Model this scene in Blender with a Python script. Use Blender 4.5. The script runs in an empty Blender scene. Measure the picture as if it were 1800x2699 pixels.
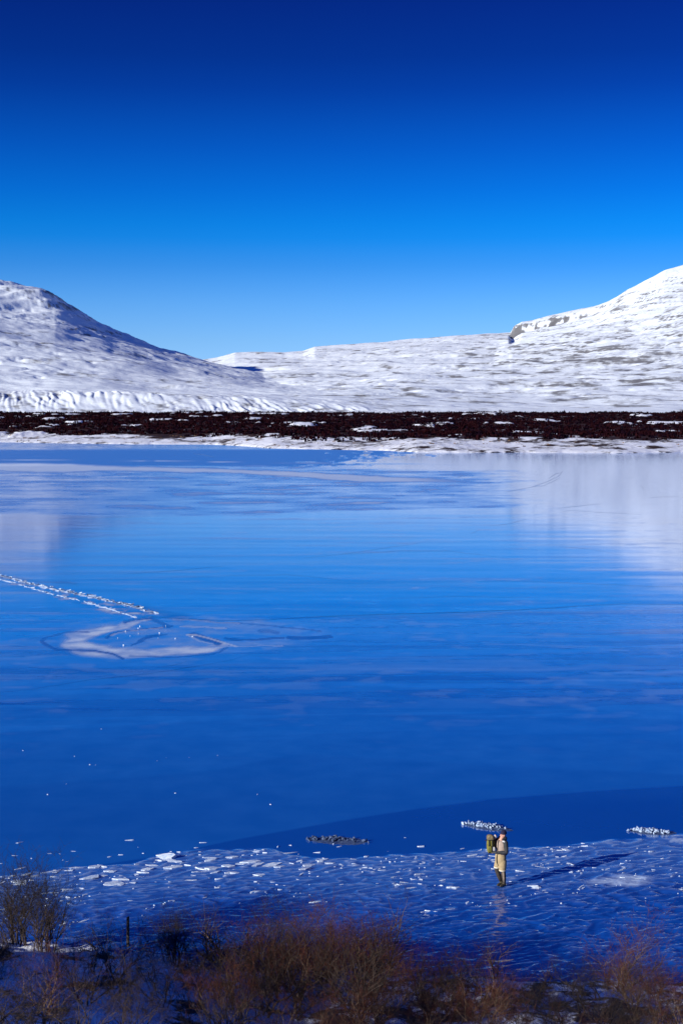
import bpy, bmesh, math, random
import numpy as np
from mathutils import Vector, Matrix

S = bpy.context.scene
C = S.collection
R = math.radians
rng = np.random.default_rng(7)
random.seed(7)

# ------------------------------------------------------------------ camera
CAM_H = 15.3
F = 3749.0                      # focal length in photo pixels (1800 x 2699)
PITCH = math.atan((1349.5 - 1105.0) / F)
cam = bpy.data.cameras.new('camera')
cam.sensor_fit = 'VERTICAL'; cam.sensor_height = 36.0
cam.lens = 36.0 * F / 2699.0
cam.clip_start = 0.1; cam.clip_end = 60000
cam_o = bpy.data.objects.new('camera', cam); C.objects.link(cam_o)
cam_o.location = (0, 0, CAM_H)
cam_o.rotation_euler = (math.pi / 2 - PITCH, 0, 0)
S.camera = cam_o

# ------------------------------------------------------------------ light
SUN_EL = R(16.2); SUN_AZ = R(-125)       # azimuth from +y, clockwise
w = bpy.data.worlds.new('World'); S.world = w; w.use_nodes = True
nt = w.node_tree
bg = nt.nodes['Background']; bg.inputs[1].default_value = 0.063
sky = nt.nodes.new('ShaderNodeTexSky'); sky.sky_type = 'NISHITA'; sky.sun_disc = False
sky.sun_elevation = SUN_EL; sky.sun_rotation = SUN_AZ % (2 * math.pi)
sky.altitude = 200; sky.air_density = 1; sky.dust_density = .3; sky.ozone_density = 3
tc = nt.nodes.new('ShaderNodeTexCoord'); sx = nt.nodes.new('ShaderNodeSeparateXYZ')
nt.links.new(tc.outputs['Generated'], sx.inputs[0])
ramp = nt.nodes.new('ShaderNodeValToRGB')          # the polarised, deeply saturated blue of this sky
SKY = [(0.0, (1.10, 1.82, 3.94)), (0.0262, (.81, 1.36, 2.86)), (0.0541, (.64, 1.15, 2.28)), (0.0802, (.42, .985, 2.08)),
       (0.1063, (.17, .773, 1.853)), (0.1236, (.04, .70, 1.81)), (0.134, (.02, .66, 1.76)), (0.1547, (.012, .52, 1.617)),
       (0.184, (.010, .36, 1.34)), (0.2215, (.010, .198, .95)), (0.2419, (.010, .15, .79)), (0.2768, (.012, .108, .674)),
       (0.342, (.04, .16, .74)), (0.5, (.06, .22, .98)), (0.7, (.09, .36, 1.45)), (1.0, (.12, .50, 1.75))]
el = ramp.color_ramp.elements
while len(el) > 1: el.remove(el[0])
for i, (p, c) in enumerate(SKY):
    e = el[0] if i == 0 else el.new(p)
    e.position = p; e.color = (c[0] / 4, c[1] / 4, c[2] / 4, 1)
nt.links.new(sx.outputs[2], ramp.inputs[0])
vm = nt.nodes.new('ShaderNodeVectorMath'); vm.operation = 'MULTIPLY'
vs = nt.nodes.new('ShaderNodeVectorMath'); vs.operation = 'SCALE'; vs.inputs['Scale'].default_value = 4.0
nt.links.new(ramp.outputs[0], vs.inputs[0])
nt.links.new(sky.outputs[0], vm.inputs[0]); nt.links.new(vs.outputs[0], vm.inputs[1])
nt.links.new(vm.outputs[0], bg.inputs[0])

sun = bpy.data.lights.new('sun', 'SUN'); sun.energy = 5.0; sun.angle = R(0.5); sun.color = (1.0, .97, .90)
sun_o = bpy.data.objects.new('sun', sun); C.objects.link(sun_o)
SUN_DIR = Vector((math.sin(SUN_AZ) * math.cos(SUN_EL), math.cos(SUN_AZ) * math.cos(SUN_EL), math.sin(SUN_EL)))
sun_o.rotation_euler = (-SUN_DIR).to_track_quat('-Z', 'Y').to_euler()
sun_o.location = (-60, -30, 60)

S.view_settings.view_transform = 'Standard'; S.view_settings.look = 'None'
S.view_settings.exposure = 0.45; S.view_settings.gamma = 1
S.view_settings.use_curve_mapping = False
S.cycles.max_bounces = 6

# ------------------------------------------------------------------ helpers
sp, cp = math.sin(PITCH), math.cos(PITCH)
def G(px, py, z=0.0):
    """ground point seen at a photo pixel"""
    v = (py - 1349.5) / F; u = (px - 900) / F
    t = (CAM_H - z) / (sp + v * cp)
    return (u * t, t * (cp - v * sp))
def depth_of(py):
    v = (np.asarray(py, float) - 1349.5) / F
    t = CAM_H / (sp + v * cp)
    return t * (cp - v * sp)
def py_of_depth(y, z=0.0):
    d = np.arctan2(CAM_H - z, y)
    return 1349.5 + F * np.tan(d - PITCH)
def px_of(x, y, z=0.0):
    zc = y * cp + (CAM_H - z) * sp
    return 900 + F * x / zc
def z_of(py, y):
    d = PITCH + np.arctan((py - 1349.5) / F)
    return CAM_H - y * np.tan(d)

_perm = np.random.default_rng(3).permutation(1024)
_perm = np.concatenate([_perm, _perm, _perm])
_ang = np.random.default_rng(4).uniform(0, 2 * np.pi, 1024)
_gx, _gy = np.cos(_ang), np.sin(_ang)
def perlin(x, y, seed=0):
    x = x + seed * 37.17; y = y - seed * 19.31
    xi = np.floor(x).astype(np.int64); yi = np.floor(y).astype(np.int64)
    xf = x - xi; yf = y - yi
    u = xf * xf * xf * (xf * (xf * 6 - 15) + 10); v = yf * yf * yf * (yf * (yf * 6 - 15) + 10)
    xi &= 1023; yi &= 1023
    def g(a, b, fx, fy):
        h = _perm[_perm[(xi + a) & 1023] + ((yi + b) & 1023)]
        return _gx[h] * fx + _gy[h] * fy
    n00 = g(0, 0, xf, yf); n10 = g(1, 0, xf - 1, yf); n01 = g(0, 1, xf, yf - 1); n11 = g(1, 1, xf - 1, yf - 1)
    return 1.5 * ((n00 * (1 - u) + n10 * u) * (1 - v) + (n01 * (1 - u) + n11 * u) * v)
def fbm(x, y, oct=4, seed=0, gain=.5, lac=2.03):
    s = 0; a = 1; t = 0
    for o in range(oct):
        s = s + a * perlin(x, y, seed + o * 5); t += a; a *= gain; x = x * lac; y = y * lac
    return s / t * 1.3
def ridged(x, y, oct=3, seed=0):
    s = 0; a = 1; t = 0
    for o in range(oct):
        s = s + a * (1 - 2 * np.abs(perlin(x, y, seed + o * 5))); t += a; a *= .5; x = x * 2.1; y = y * 2.1
    return s / t
def sstep(a, b, x):
    t = np.clip((x - a) / (b - a), 0, 1); return t * t * (3 - 2 * t)
def interp(x, pts):
    a = np.array(pts, float); return np.interp(x, a[:, 0], a[:, 1])

def tag(o, label=None, cat=None, group=None, kind=None):
    if label: o['label'] = label
    if cat: o['category'] = cat
    if group: o['group'] = group
    if kind: o['kind'] = kind
    return o
def link(name, me, mat=None, parent=None):
    if mat is not None and not me.materials: me.materials.append(mat)
    o = bpy.data.objects.new(name, me); C.objects.link(o)
    if parent: o.parent = parent
    return o
def empty(name, loc, rz=0):
    o = bpy.data.objects.new(name, None); C.objects.link(o); o.location = loc; o.rotation_euler = (0, 0, rz)
    o.empty_display_size = .2
    return o
def mesh_np(name, verts, faces, smooth=True, attrs=None):
    """verts (n,3); faces (m,3|4) int"""
    me = bpy.data.meshes.new(name)
    verts = np.ascontiguousarray(verts, dtype=np.float32); faces = np.ascontiguousarray(faces, dtype=np.int32)
    k = faces.shape[1]
    me.vertices.add(len(verts)); me.vertices.foreach_set('co', verts.ravel())
    me.loops.add(faces.size); me.loops.foreach_set('vertex_index', faces.ravel())
    me.polygons.add(len(faces))
    me.polygons.foreach_set('loop_start', np.arange(0, faces.size, k, dtype=np.int32))
    me.polygons.foreach_set('loop_total', np.full(len(faces), k, dtype=np.int32))
    me.update(calc_edges=True); me.validate()
    if smooth: me.polygons.foreach_set('use_smooth', np.ones(len(faces), dtype=bool))
    for n, a in (attrs or {}).items():
        at = me.attributes.new(n, 'FLOAT', 'POINT'); at.data.foreach_set('value', np.ascontiguousarray(a, dtype=np.float32).ravel())
    return me
def grid_faces(nr, nc):
    i = np.arange(nr - 1)[:, None] * nc + np.arange(nc - 1)[None, :]
    return np.stack([i, i + 1, i + nc + 1, i + nc], -1).reshape(-1, 4)

# node helpers
def new_mat(name):
    m = bpy.data.materials.new(name); m.use_nodes = True
    return m, m.node_tree, m.node_tree.nodes['Principled BSDF']
class N:
    def __init__(s, nt): s.nt = nt
    def node(s, t, **kw):
        n = s.nt.nodes.new(t)
        for k, v in kw.items(): setattr(n, k, v)
        return n
    def put(s, sock, v):
        if hasattr(v, 'is_output') or isinstance(v, bpy.types.NodeSocket): s.nt.links.new(v, sock)
        else: sock.default_value = v
    def attr(s, name): return s.node('ShaderNodeAttribute', attribute_name=name).outputs['Fac']
    def pos(s, scale=(1, 1, 1), rot=(0, 0, 0)):
        g = s.node('ShaderNodeTexCoord'); m = s.node('ShaderNodeMapping')
        m.inputs['Scale'].default_value = scale; m.inputs['Rotation'].default_value = rot
        s.nt.links.new(g.outputs['Object'], m.inputs[0]); return m.outputs[0]
    def noise(s, vec, scale, detail=4, rough=.55, dist=0):
        n = s.node('ShaderNodeTexNoise'); n.inputs['Scale'].default_value = scale; n.inputs['Detail'].default_value = detail
        n.inputs['Roughness'].default_value = rough; n.inputs['Distortion'].default_value = dist
        s.nt.links.new(vec, n.inputs['Vector']); return n.outputs['Fac']
    def math(s, op, a, b=0.0, c=0.0, clamp=False):
        n = s.node('ShaderNodeMath', operation=op, use_clamp=clamp)
        s.put(n.inputs[0], a); s.put(n.inputs[1], b); s.put(n.inputs[2], c); return n.outputs[0]
    def rng(s, v, a, b, c=0.0, d=1.0):
        n = s.node('ShaderNodeMapRange'); s.put(n.inputs[0], v)
        for k, q in zip((1, 2, 3, 4), (a, b, c, d)): s.put(n.inputs[k], q)
        return n.outputs[0]
    def mix(s, f, a, b):
        n = s.node('ShaderNodeMix', data_type='RGBA')
        s.put(n.inputs['Factor'], f)
        for k, q in ((6, a), (7, b)):
            if isinstance(q, tuple): n.inputs[k].default_value = (*q, 1) if len(q) == 3 else q
            else: s.nt.links.new(q, n.inputs[k])
        return n.outputs[2]
    def bump(s, h, strength, dist, normal=None):
        n = s.node('ShaderNodeBump'); s.put(n.inputs['Height'], h)
        n.inputs['Strength'].default_value = strength; n.inputs['Distance'].default_value = dist
        if normal is not None: s.nt.links.new(normal, n.inputs['Normal'])
        return n.outputs[0]

# ------------------------------------------------------------------ materials
def make_ice():
    m, t, b = new_mat('lake_ice'); n = N(t)
    p = n.pos()
    fr = n.attr('frost'); cl = n.attr('clear'); ro = n.attr('grain')
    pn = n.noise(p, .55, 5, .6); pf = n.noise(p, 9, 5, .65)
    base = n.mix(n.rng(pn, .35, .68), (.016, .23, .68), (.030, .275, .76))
    base = n.mix(cl, base, (.002, .060, .32))
    pale = n.mix(pf, (.40, .55, .76), (.72, .81, .90))
    frm = n.math('MULTIPLY', fr, n.rng(pf, .30, .55, .72, 1.1), clamp=True)
    col = n.mix(frm, base, pale)
    t.links.new(col, b.inputs['Base Color'])
    r = n.math('ADD', .085, n.math('ADD', n.math('MULTIPLY', ro, .14), n.math('MULTIPLY', frm, .5)))
    r = n.math('ADD', r, n.rng(pn, .3, .7, -.012, .02))
    t.links.new(r, b.inputs['Roughness'])
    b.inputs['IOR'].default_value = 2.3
    bh = n.math('ADD', n.math('MULTIPLY', n.noise(n.pos((1, .6, 1)), 3.0, 5, .6), ro), n.math('MULTIPLY', pf, n.math('MULTIPLY', frm, .4)))
    t.links.new(n.bump(bh, .35, .05), b.inputs['Normal'])
    return m
def make_snow_mountain():
    m, t, b = new_mat('mountain_snow'); n = N(t)
    p = n.pos()
    rk = n.attr('rock')
    f1 = n.noise(n.pos((1, 1, 1)), .05, 6, .62); f2 = n.noise(n.pos(), .011, 5, .6, .6)
    f3 = n.noise(n.pos((.6, 1.5, 1), (0, 0, .3)), .028, 5, .65)
    mask = n.rng(n.math('ADD', rk, n.math('ADD', n.rng(f1, .2, .8, -.22, .22), n.rng(f3, .2, .8, -.25, .25))), .42, .72)
    snow = n.mix(f2, (.78, .84, .88), (.87, .91, .92))
    rock = n.mix(n.rng(rk, .75, 1.25), n.mix(f1, (.045, .036, .032), (.17, .155, .15)), (.030, .018, .016))
    t.links.new(n.mix(n.math('MULTIPLY', mask, .85), snow, rock), b.inputs['Base Color'])
    b.inputs['Roughness'].default_value = .75
    b.inputs['Specular IOR Level'].default_value = .25
    h = n.math('ADD', n.math('MULTIPLY', f1, .5), f3)
    t.links.new(n.bump(h, .55, 3.5), b.inputs['Normal'])
    return m
def make_shore_snow():
    m, t, b = new_mat('far_shore_snow'); n = N(t)
    f1 = n.noise(n.pos(), .22, 6, .65); rk = n.attr('rock')
    mask = n.rng(n.math('ADD', rk, n.rng(f1, .2, .8, -.5, .5)), .38, .56)
    br = n.mix(n.noise(n.pos(), .9, 3), (.010, .005, .006), (.060, .030, .020))
    t.links.new(n.mix(mask, (.86, .87, .89), br), b.inputs['Base Color'])
    b.inputs['Specular IOR Level'].default_value = .1
    b.inputs['Roughness'].default_value = .8
    t.links.new(n.bump(f1, .6, 1.5), b.inputs['Normal'])
    return m
def make_bank():
    m, t, b = new_mat('bank_snow'); n = N(t)
    f1 = n.noise(n.pos(), 1.1, 6, .65); f2 = n.noise(n.pos(), 7, 5, .6); rk = n.attr('rock')
    mask = n.rng(n.math('ADD', rk, n.math('ADD', n.rng(f1, .2, .8, -.5, .5), n.rng(f2, .2, .8, -.2, .2))), .40, .55)
    br = n.mix(f2, (.025, .017, .012), (.11, .07, .045))
    t.links.new(n.mix(mask, (.84, .85, .88), br), b.inputs['Base Color'])
    b.inputs['Roughness'].default_value = .8
    t.links.new(n.bump(n.math('ADD', f1, n.math('MULTIPLY', f2, .3)), .8, .25), b.inputs['Normal'])
    return m
def plain(name, a, bcol, scale=6, rough=.8, bump=.3, bd=.02, spec=.3, detail=4):
    m, t, b = new_mat(name); n = N(t)
    f = n.noise(n.pos(), scale, detail, .6)
    t.links.new(n.mix(n.rng(f, .3, .7), a, bcol), b.inputs['Base Color'])
    b.inputs['Roughness'].default_value = rough; b.inputs['Specular IOR Level'].default_value = spec
    if bump: t.links.new(n.bump(f, bump, bd), b.inputs['Normal'])
    return m
def white_ice():
    m, t, b = new_mat('white_ice'); n = N(t)
    f = n.noise(n.pos(), 5, 5, .65)
    t.links.new(n.mix(n.rng(f, .35, .65), (.34, .46, .64), (.76, .80, .84)), b.inputs['Base Color'])
    t.links.new(n.rng(f, .3, .7, .18, .6), b.inputs['Roughness'])
    b.inputs['IOR'].default_value = 1.4
    t.links.new(n.bump(f, .5, .04), b.inputs['Normal'])
    return m
M = dict(
    ice=make_ice(), mount=make_snow_mountain(), shore=make_shore_snow(), bank=make_bank(), slab=white_ice(),
    crack=plain('crack_water', (.002, .02, .11), (.004, .04, .20), 2, .15, 0),
    scrub=plain('scrub_brown', (.006, .0014, .003), (.024, .0062, .008), .35, .95, 0, spec=0.0),
    scrub_dark=plain('scrub_dark', (.0025, .0012, .004), (.009, .0035, .008), .35, .95, 0, spec=0.0),
    grass=plain('dry_grass', (.12, .065, .03), (.24, .15, .08), 2, .9, 0),
    bark=plain('willow_bark', (.06, .040, .026), (.22, .14, .085), 14, .85, .4, .01),
    bark_dark=plain('dark_bark', (.030, .022, .018), (.085, .058, .045), 14, .85, .4, .01),
    twig_red=plain('red_twigs', (.036, .013, .009), (.125, .042, .025), 3, .85, 0, spec=.12),
    twig_brown=plain('brown_twigs', (.020, .014, .011), (.065, .042, .030), 3, .85, 0, spec=.12),
    twig_dark=plain('dark_twigs', (.009, .007, .007), (.032, .021, .018), 3, .8, 0),
    post=plain('weathered_post', (.030, .024, .022), (.080, .062, .055), 20, .85, .5, .01),
    ridge=plain('ridge_ice', (.12, .22, .42), (.50, .58, .68), 3, .4, .5, .05),
    heap_dark=plain('slushy_ice', (.008, .03, .12), (.10, .14, .22), 5, .5, .6, .05),
    skin=plain('skin', (.52, .27, .20), (.60, .33, .25), 30, .5, 0),
    navy=plain('navy_knit', (.008, .008, .030), (.018, .016, .050), 60, .9, .5, .004),
    jacket=plain('dark_jacket', (.020, .022, .026), (.045, .047, .052), 12, .75, .4, .01),
    taupe=plain('taupe_vest', (.27, .20, .165), (.36, .28, .23), 14, .8, .4, .01),
    tan=plain('tan_trousers', (.27, .20, .105), (.38, .29, .16), 10, .8, .5, .015),
    hem=plain('pale_hem', (.55, .50, .38), (.65, .60, .48), 20, .8, 0),
    legging=plain('dark_legging', (.022, .018, .016), (.045, .036, .030), 14, .75, .3, .01),
    lit_gaiter=plain('taupe_lit_gaiter', (.16, .125, .095), (.23, .18, .14), 14, .8, .3, .01),
    boot=plain('boot_leather', (.028, .024, .016), (.060, .050, .034), 18, .6, .3, .005),
    olive=plain('olive_canvas', (.10, .095, .015), (.20, .18, .035), 16, .8, .4, .01),
    camo=plain('mottled_olive', (.035, .030, .014), (.30, .23, .13), 9, .8, .3, .01),
    black=plain('black_webbing', (.010, .010, .012), (.022, .022, .025), 30, .7, .2, .004),
    grey=plain('grey_cloth', (.36, .36, .36), (.55, .54, .53), 20, .8, .2, .005),
)

# ------------------------------------------------------------------ the far land: shore plain, mountains
# crest lines as seen in the photograph (pixel heights against the sky), at their real distances
LEFT_CREST = [(-900, 690), (-400, 665), (-200, 700), (0, 747), (60, 758), (120, 768), (150, 786), (200, 818), (260, 856), (330, 888), (400, 913),
              (480, 934), (540, 948), (600, 966), (700, 990), (850, 1008), (1000, 1035), (1300, 1075), (3000, 1090)]
RIGHT_CREST = [(-2000, 960), (0, 955), (480, 958), (575, 945), (620, 934), (690, 930), (750, 929), (800, 924), (830, 915), (900, 911), (1000, 905), (1100, 893),
               (1200, 885), (1300, 880), (1343, 878), (1352, 862), (1372, 850), (1400, 846), (1450, 832), (1500, 820), (1560, 808), (1600, 793),
               (1650, 764), (1690, 744), (1720, 728), (1745, 715), (1800, 699), (1900, 672), (2200, 620), (2700, 560)]
SHORE = [(-2500, 1160), (0, 1166), (120, 1168), (300, 1171), (500, 1172), (560, 1172), (610, 1174), (655, 1177), (720, 1182), (800, 1184), (900, 1186), (1000, 1188), (1100, 1192), (1300, 1194),
         (1500, 1193), (1650, 1195), (1800, 1192), (3500, 1190)]
def cols():
    core = np.arange(-90, 1895, 2.6)
    l = -90 - np.geomspace(8, 3800, 26)[::-1]; r = 1895 + np.geomspace(8, 3800, 26)
    return np.concatenate([l, core, r])
X = cols()
ys = np.concatenate([np.geomspace(640, 1780, 120), np.geomspace(1790, 4500, 235), np.geomspace(4520, 7300, 120), np.linspace(7400, 11000, 8)])
XX, YY = np.meshgrid(X, ys)
U = (XX - 900) / F
WX = U * YY * 0.9985
def profile(keys):
    """keys: list of (y, py-array over X) -> world heights on the grid, gently rounded"""
    ky = np.array([k[0] for k in keys], float)
    kz = np.stack([z_of(np.broadcast_to(np.asarray(k[1], float), X.shape), k[0]) for k in keys])   # (k, nx)
    out = np.empty_like(XX)
    idx = np.clip(np.searchsorted(ky, ys) - 1, 0, len(ky) - 2)
    t = np.clip((ys - ky[idx]) / (ky[idx + 1] - ky[idx]), 0, 1)[:, None]
    # monotone cubic (Fritsch-Carlson)
    d = np.diff(kz, axis=0) / np.diff(ky)[:, None]
    mS = np.zeros_like(kz); mS[0] = d[0]; mS[-1] = d[-1]
    for i in range(1, len(ky) - 1):
        same = d[i - 1] * d[i] > 0
        mS[i] = np.where(same, 2 * d[i - 1] * d[i] / (d[i - 1] + d[i] + 1e-12), 0)
    h = (ky[idx + 1] - ky[idx])[:, None]
    out = (2 * t**3 - 3 * t**2 + 1) * kz[idx] + (t**3 - 2 * t**2 + t) * h * mS[idx] + (-2 * t**3 + 3 * t**2) * kz[idx + 1] + (t**3 - t**2) * h * mS[idx + 1]
    return out
Lc = interp(X, LEFT_CREST); kk = np.hanning(19); Lc = np.convolve(np.pad(Lc, 9, mode='edge'), kk / kk.sum(), 'valid'); Rc = interp(X, RIGHT_CREST)
shore_y = depth_of(interp(X, SHORE))
# foreland shared by both
bl = sstep(1150, 300, X)                         # fluted bluff on the left
foot = np.full_like(X, 1092.0)
b1 = 1090 - 2 * bl
b2 = 1078 - 40 * bl
b3 = 1066 - 34 * bl + 6 * np.sin(X / 190)
midL = interp(X, [(-900, 860), (0, 895), (150, 915), (300, 945), (500, 985), (700, 1012), (1000, 1045), (3000, 1070)])
upL = interp(X, [(-900, 760), (-200, 775), (0, 815), (150, 850), (300, 905), (500, 955), (700, 1000), (1000, 1045), (3000, 1080)])
zL = profile([(640, 1215.), (1760, foot), (1880, b1), (2060, b2), (2250, b3), (3050, midL), (3800, upL), (4300, Lc), (4700, Lc + 30), (6000, np.maximum(Lc + 170, 1110)), (11000, 1110.)])
midR = 0.45 * 1080 + .55 * interp(X, [(0, 1000), (900, 975), (1300, 950), (1800, 905), (2700, 850)])
upR = interp(X, [(0, 990), (500, 975), (900, 955), (1300, 925), (1500, 885), (1800, 815), (2700, 700)])
cl_mask = sstep(1338, 1352, X) * sstep(1640, 1480, X)
zR = profile([(640, 1215.), (1760, foot), (1880, b1), (2060, b2), (2250, b3), (3200, midR), (4700, upR), (6050, Rc + 6 + 20 * cl_mask), (6120, Rc + 3), (6400, Rc), (7200, Rc + 25), (11000, Rc + 190)])
plainz = profile([(640, 1215.), (1000, 1146.), (1400, 1112.), (1760, foot), (11000, foot)])
Z = np.maximum(zL, zR)
left_owner = (zL >= zR)
# relief
dist_f = sstep(1800, 3000, YY)
rel = 16 * fbm(WX / 420, YY / 420, 5, 1) + 3.0 * fbm(WX / 150, YY / 95, 4, 2) + 1.2 * ridged(WX / 150 + .3 * fbm(WX / 200, YY / 200, 2, 9), YY / 150, 3, 5)
rel += .45 * fbm(WX / 50, YY / 26, 3, 8)
terr = np.sin((Z + 9 * fbm(WX / 300, YY / 300, 3, 31)) / 6.5)                          # terraces of the old lava beds
rel += 2.2 * terr * sstep(-.1, .3, fbm(WX / 350, YY / 350, 2, 33))
amp = sstep(1780, 2300, YY) * (.5 + .5 * dist_f)
bluff = np.exp(-((YY - 2010) / 120.0)**2) * sstep(1300, 500, XX)
gully = (np.abs(perlin(WX / 27 + .5 * (YY - 2000) / 20 + 1.0 * fbm(WX / 90, YY / 160, 2, 3), YY / 200, 12)) + .6 * np.abs(perlin(WX / 10 + .5 * (YY - 2000) / 20 + .5 * fbm(WX / 40, YY / 90, 2, 4), YY / 150, 13)))
crestR = np.exp(-((YY - 6300) / 700.0)**2)
Zt = Z + rel * amp * (1 - .45 * crestR) - bluff * (8.0 * (.42 - gully) * (.25 + .9 * sstep(-.3, .4, fbm(WX / 110, YY / 300, 3, 15))))
# gullies running down the upper left mountain
for (kx, ky, ka, sd, am_) in ((330, 80, .35, 23, 6.0), (220, 55, -.25, 24, 2.6), (120, 34, .2, 25, .9)):
    xr_ = WX * math.cos(ka) + YY * math.sin(ka); yr_ = -WX * math.sin(ka) + YY * math.cos(ka)
    Zt -= amp * am_ * sstep(.55, 1.0, ridged(xr_ / kx + .4 * fbm(WX / 150, YY / 150, 2, sd + 7), yr_ / ky, 2, sd)) * sstep(-.35, .25, fbm(WX / 380, YY / 380, 2, sd + 3)) * (1 - .5 * crestR)
gl = ridged(WX / 120 - YY / 260, (YY + WX) / 900, 3, 21)
upm = sstep(3200, 3700, YY) * sstep(4500, 4250, YY) * sstep(620, 200, XX) * left_owner
Zt += upm * 11 * gl
# shore plain: lava humps, then under the water in front of the shoreline
gapn = fbm(WX / 52, YY / 120, 4, 71, .6)
hump = 1.8 * sstep(-.28, -.5, gapn) * sstep(900, 1000, YY) + 1.3 * fbm(WX / 60, YY / 60, 4, 41) + .5 * fbm(WX / 14, YY / 14, 3, 42)
sh = YY - (shore_y[None, :] + 9 * fbm(WX / 45, YY * 0 + 3.3, 4, 44) + 3 * fbm(WX / 9, YY * 0 + 7.7, 2, 45))
pl = sstep(1900, 1700, YY)
rise = np.clip(sh / 30, -1, 1)
Zp = np.where(sh > 0, .15 + .7 * sstep(0, 8, sh) + np.maximum(4.6 * sstep(0, 170, sh), plainz * sstep(60, 220, sh)) + np.clip(hump + .5, -.1, 9) * sstep(2, 40, sh), -1.2 * sstep(0, -6, sh) + .0)
Zt = Zp * pl + Zt * (1 - pl)
# bare patches: wind-scoured lava, grass lines, cliffs
dy = np.gradient(Zt, axis=0) / np.gradient(YY, axis=0); dx = np.gradient(Zt, axis=1) / np.maximum(np.gradient(WX, axis=1), .5)
slope = np.hypot(dx, dy)
rock = .33 + .42 * fbm(WX / 70, YY / 130, 5, 51) + .20 * fbm(WX / 18, YY / 34, 3, 54) + .16 * fbm(WX / 500, YY / 500, 3, 52) - .03
rock += .10 * terr * amp
strata = np.sin((Z + 5 * fbm(WX / 160, YY / 160, 4, 35)) / 1.7) + .6 * np.sin((Z + 4 * fbm(WX / 90, YY / 90, 3, 36)) / .8)
rock += .03 * sstep(700, 1200, XX) + .23 * amp * strata * sstep(-.15, .35, fbm(WX / 260, YY / 200, 3, 37) + .25 * sstep(700, 1300, XX) - .1)
rock += .35 * sstep(.45, 1.0, slope)
rock += .12 * sstep(900, 1500, XX) * sstep(2400, 3000, YY) * sstep(5200, 4300, YY)
rock -= .22 * sstep(5600, 6200, YY) * sstep(1560, 1700, XX)
cl2 = np.exp(-((YY - 6080) / 38.0)**2) * sstep(1335, 1350, XX) * sstep(1590, 1440, XX)
rock += 1.2 * cl2 * (.35 + 1.5 * fbm(WX / 45, YY / 45, 3, 57) + .5 * sstep(1390, 1350, XX))
rock += .26 * bluff * sstep(.30, .02, gully) + .12 * bluff * fbm(WX / 30, YY / 60, 3, 63)  # brown rock in the flutes, its dark colour also stands in for their shadows
rock = np.where(left_owner & (YY > 2300), rock - .08, rock)
belt = sstep(85, 150, sh + 60 * fbm(WX / 70, YY / 70, 3, 60)) * sstep(1800, 1740, YY)
rock_p = .33 + .55 * belt * sstep(-.44, -.32, gapn) - .22 * sstep(-.32, -.46, gapn) + .34 * fbm(WX / 10, YY / 30, 3, 62) + .40 * fbm(WX / 40, YY / 40, 4, 61)
rockA = rock_p * pl + rock * (1 - pl)

def sub_mesh(name, facemask, mat, attrs, kind='structure', label=None):
    f = GF[facemask]
    used, inv = np.unique(f, return_inverse=True)
    V = np.stack([WX.ravel()[used], YY.ravel()[used], Zt.ravel()[used]], -1)
    me = mesh_np(name, V, inv.reshape(-1, 4), True, {k: a.ravel()[used] for k, a in attrs.items()})
    return tag(link(name, me, mat), label, None, None, kind)
GF = grid_faces(*XX.shape)
fy = YY.ravel()[GF[:, 0]]; fl = left_owner.ravel()[GF[:, 0]]; fxp = XX.ravel()[GF[:, 0]]
shore_face = fy < 1775
left_face = (~shore_face) & fl & (fxp < 1000)
sub_mesh('far_shore', shore_face, M['shore'], {'rock': rockA}, label='snowy far shore plain under dark birch scrub')
sub_mesh('mountain', left_face, M['mount'], {'rock': rockA}, label='snow-covered mountain in grazing light on the left')
sub_mesh('mountain', (~shore_face) & (~left_face), M['mount'], {'rock': rockA}, label='bright snow slope rising to the peak on the right')

def ground_far(x, y):
    """height of the shore plain (bilinear on the grid)"""
    xp = 900 + F * (x / y) / .9985
    i = np.clip(np.searchsorted(ys, y) - 1, 0, len(ys) - 2); j = np.clip(np.searchsorted(X, xp) - 1, 0, len(X) - 2)
    a = (y - ys[i]) / (ys[i + 1] - ys[i]); b = (xp - X[j]) / (X[j + 1] - X[j])
    return (Zt[i, j] * (1 - a) * (1 - b) + Zt[i + 1, j] * a * (1 - b) + Zt[i, j + 1] * (1 - a) * b + Zt[i + 1, j + 1] * a * b), interp(xp, np.stack([X, shore_y], -1))

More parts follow.
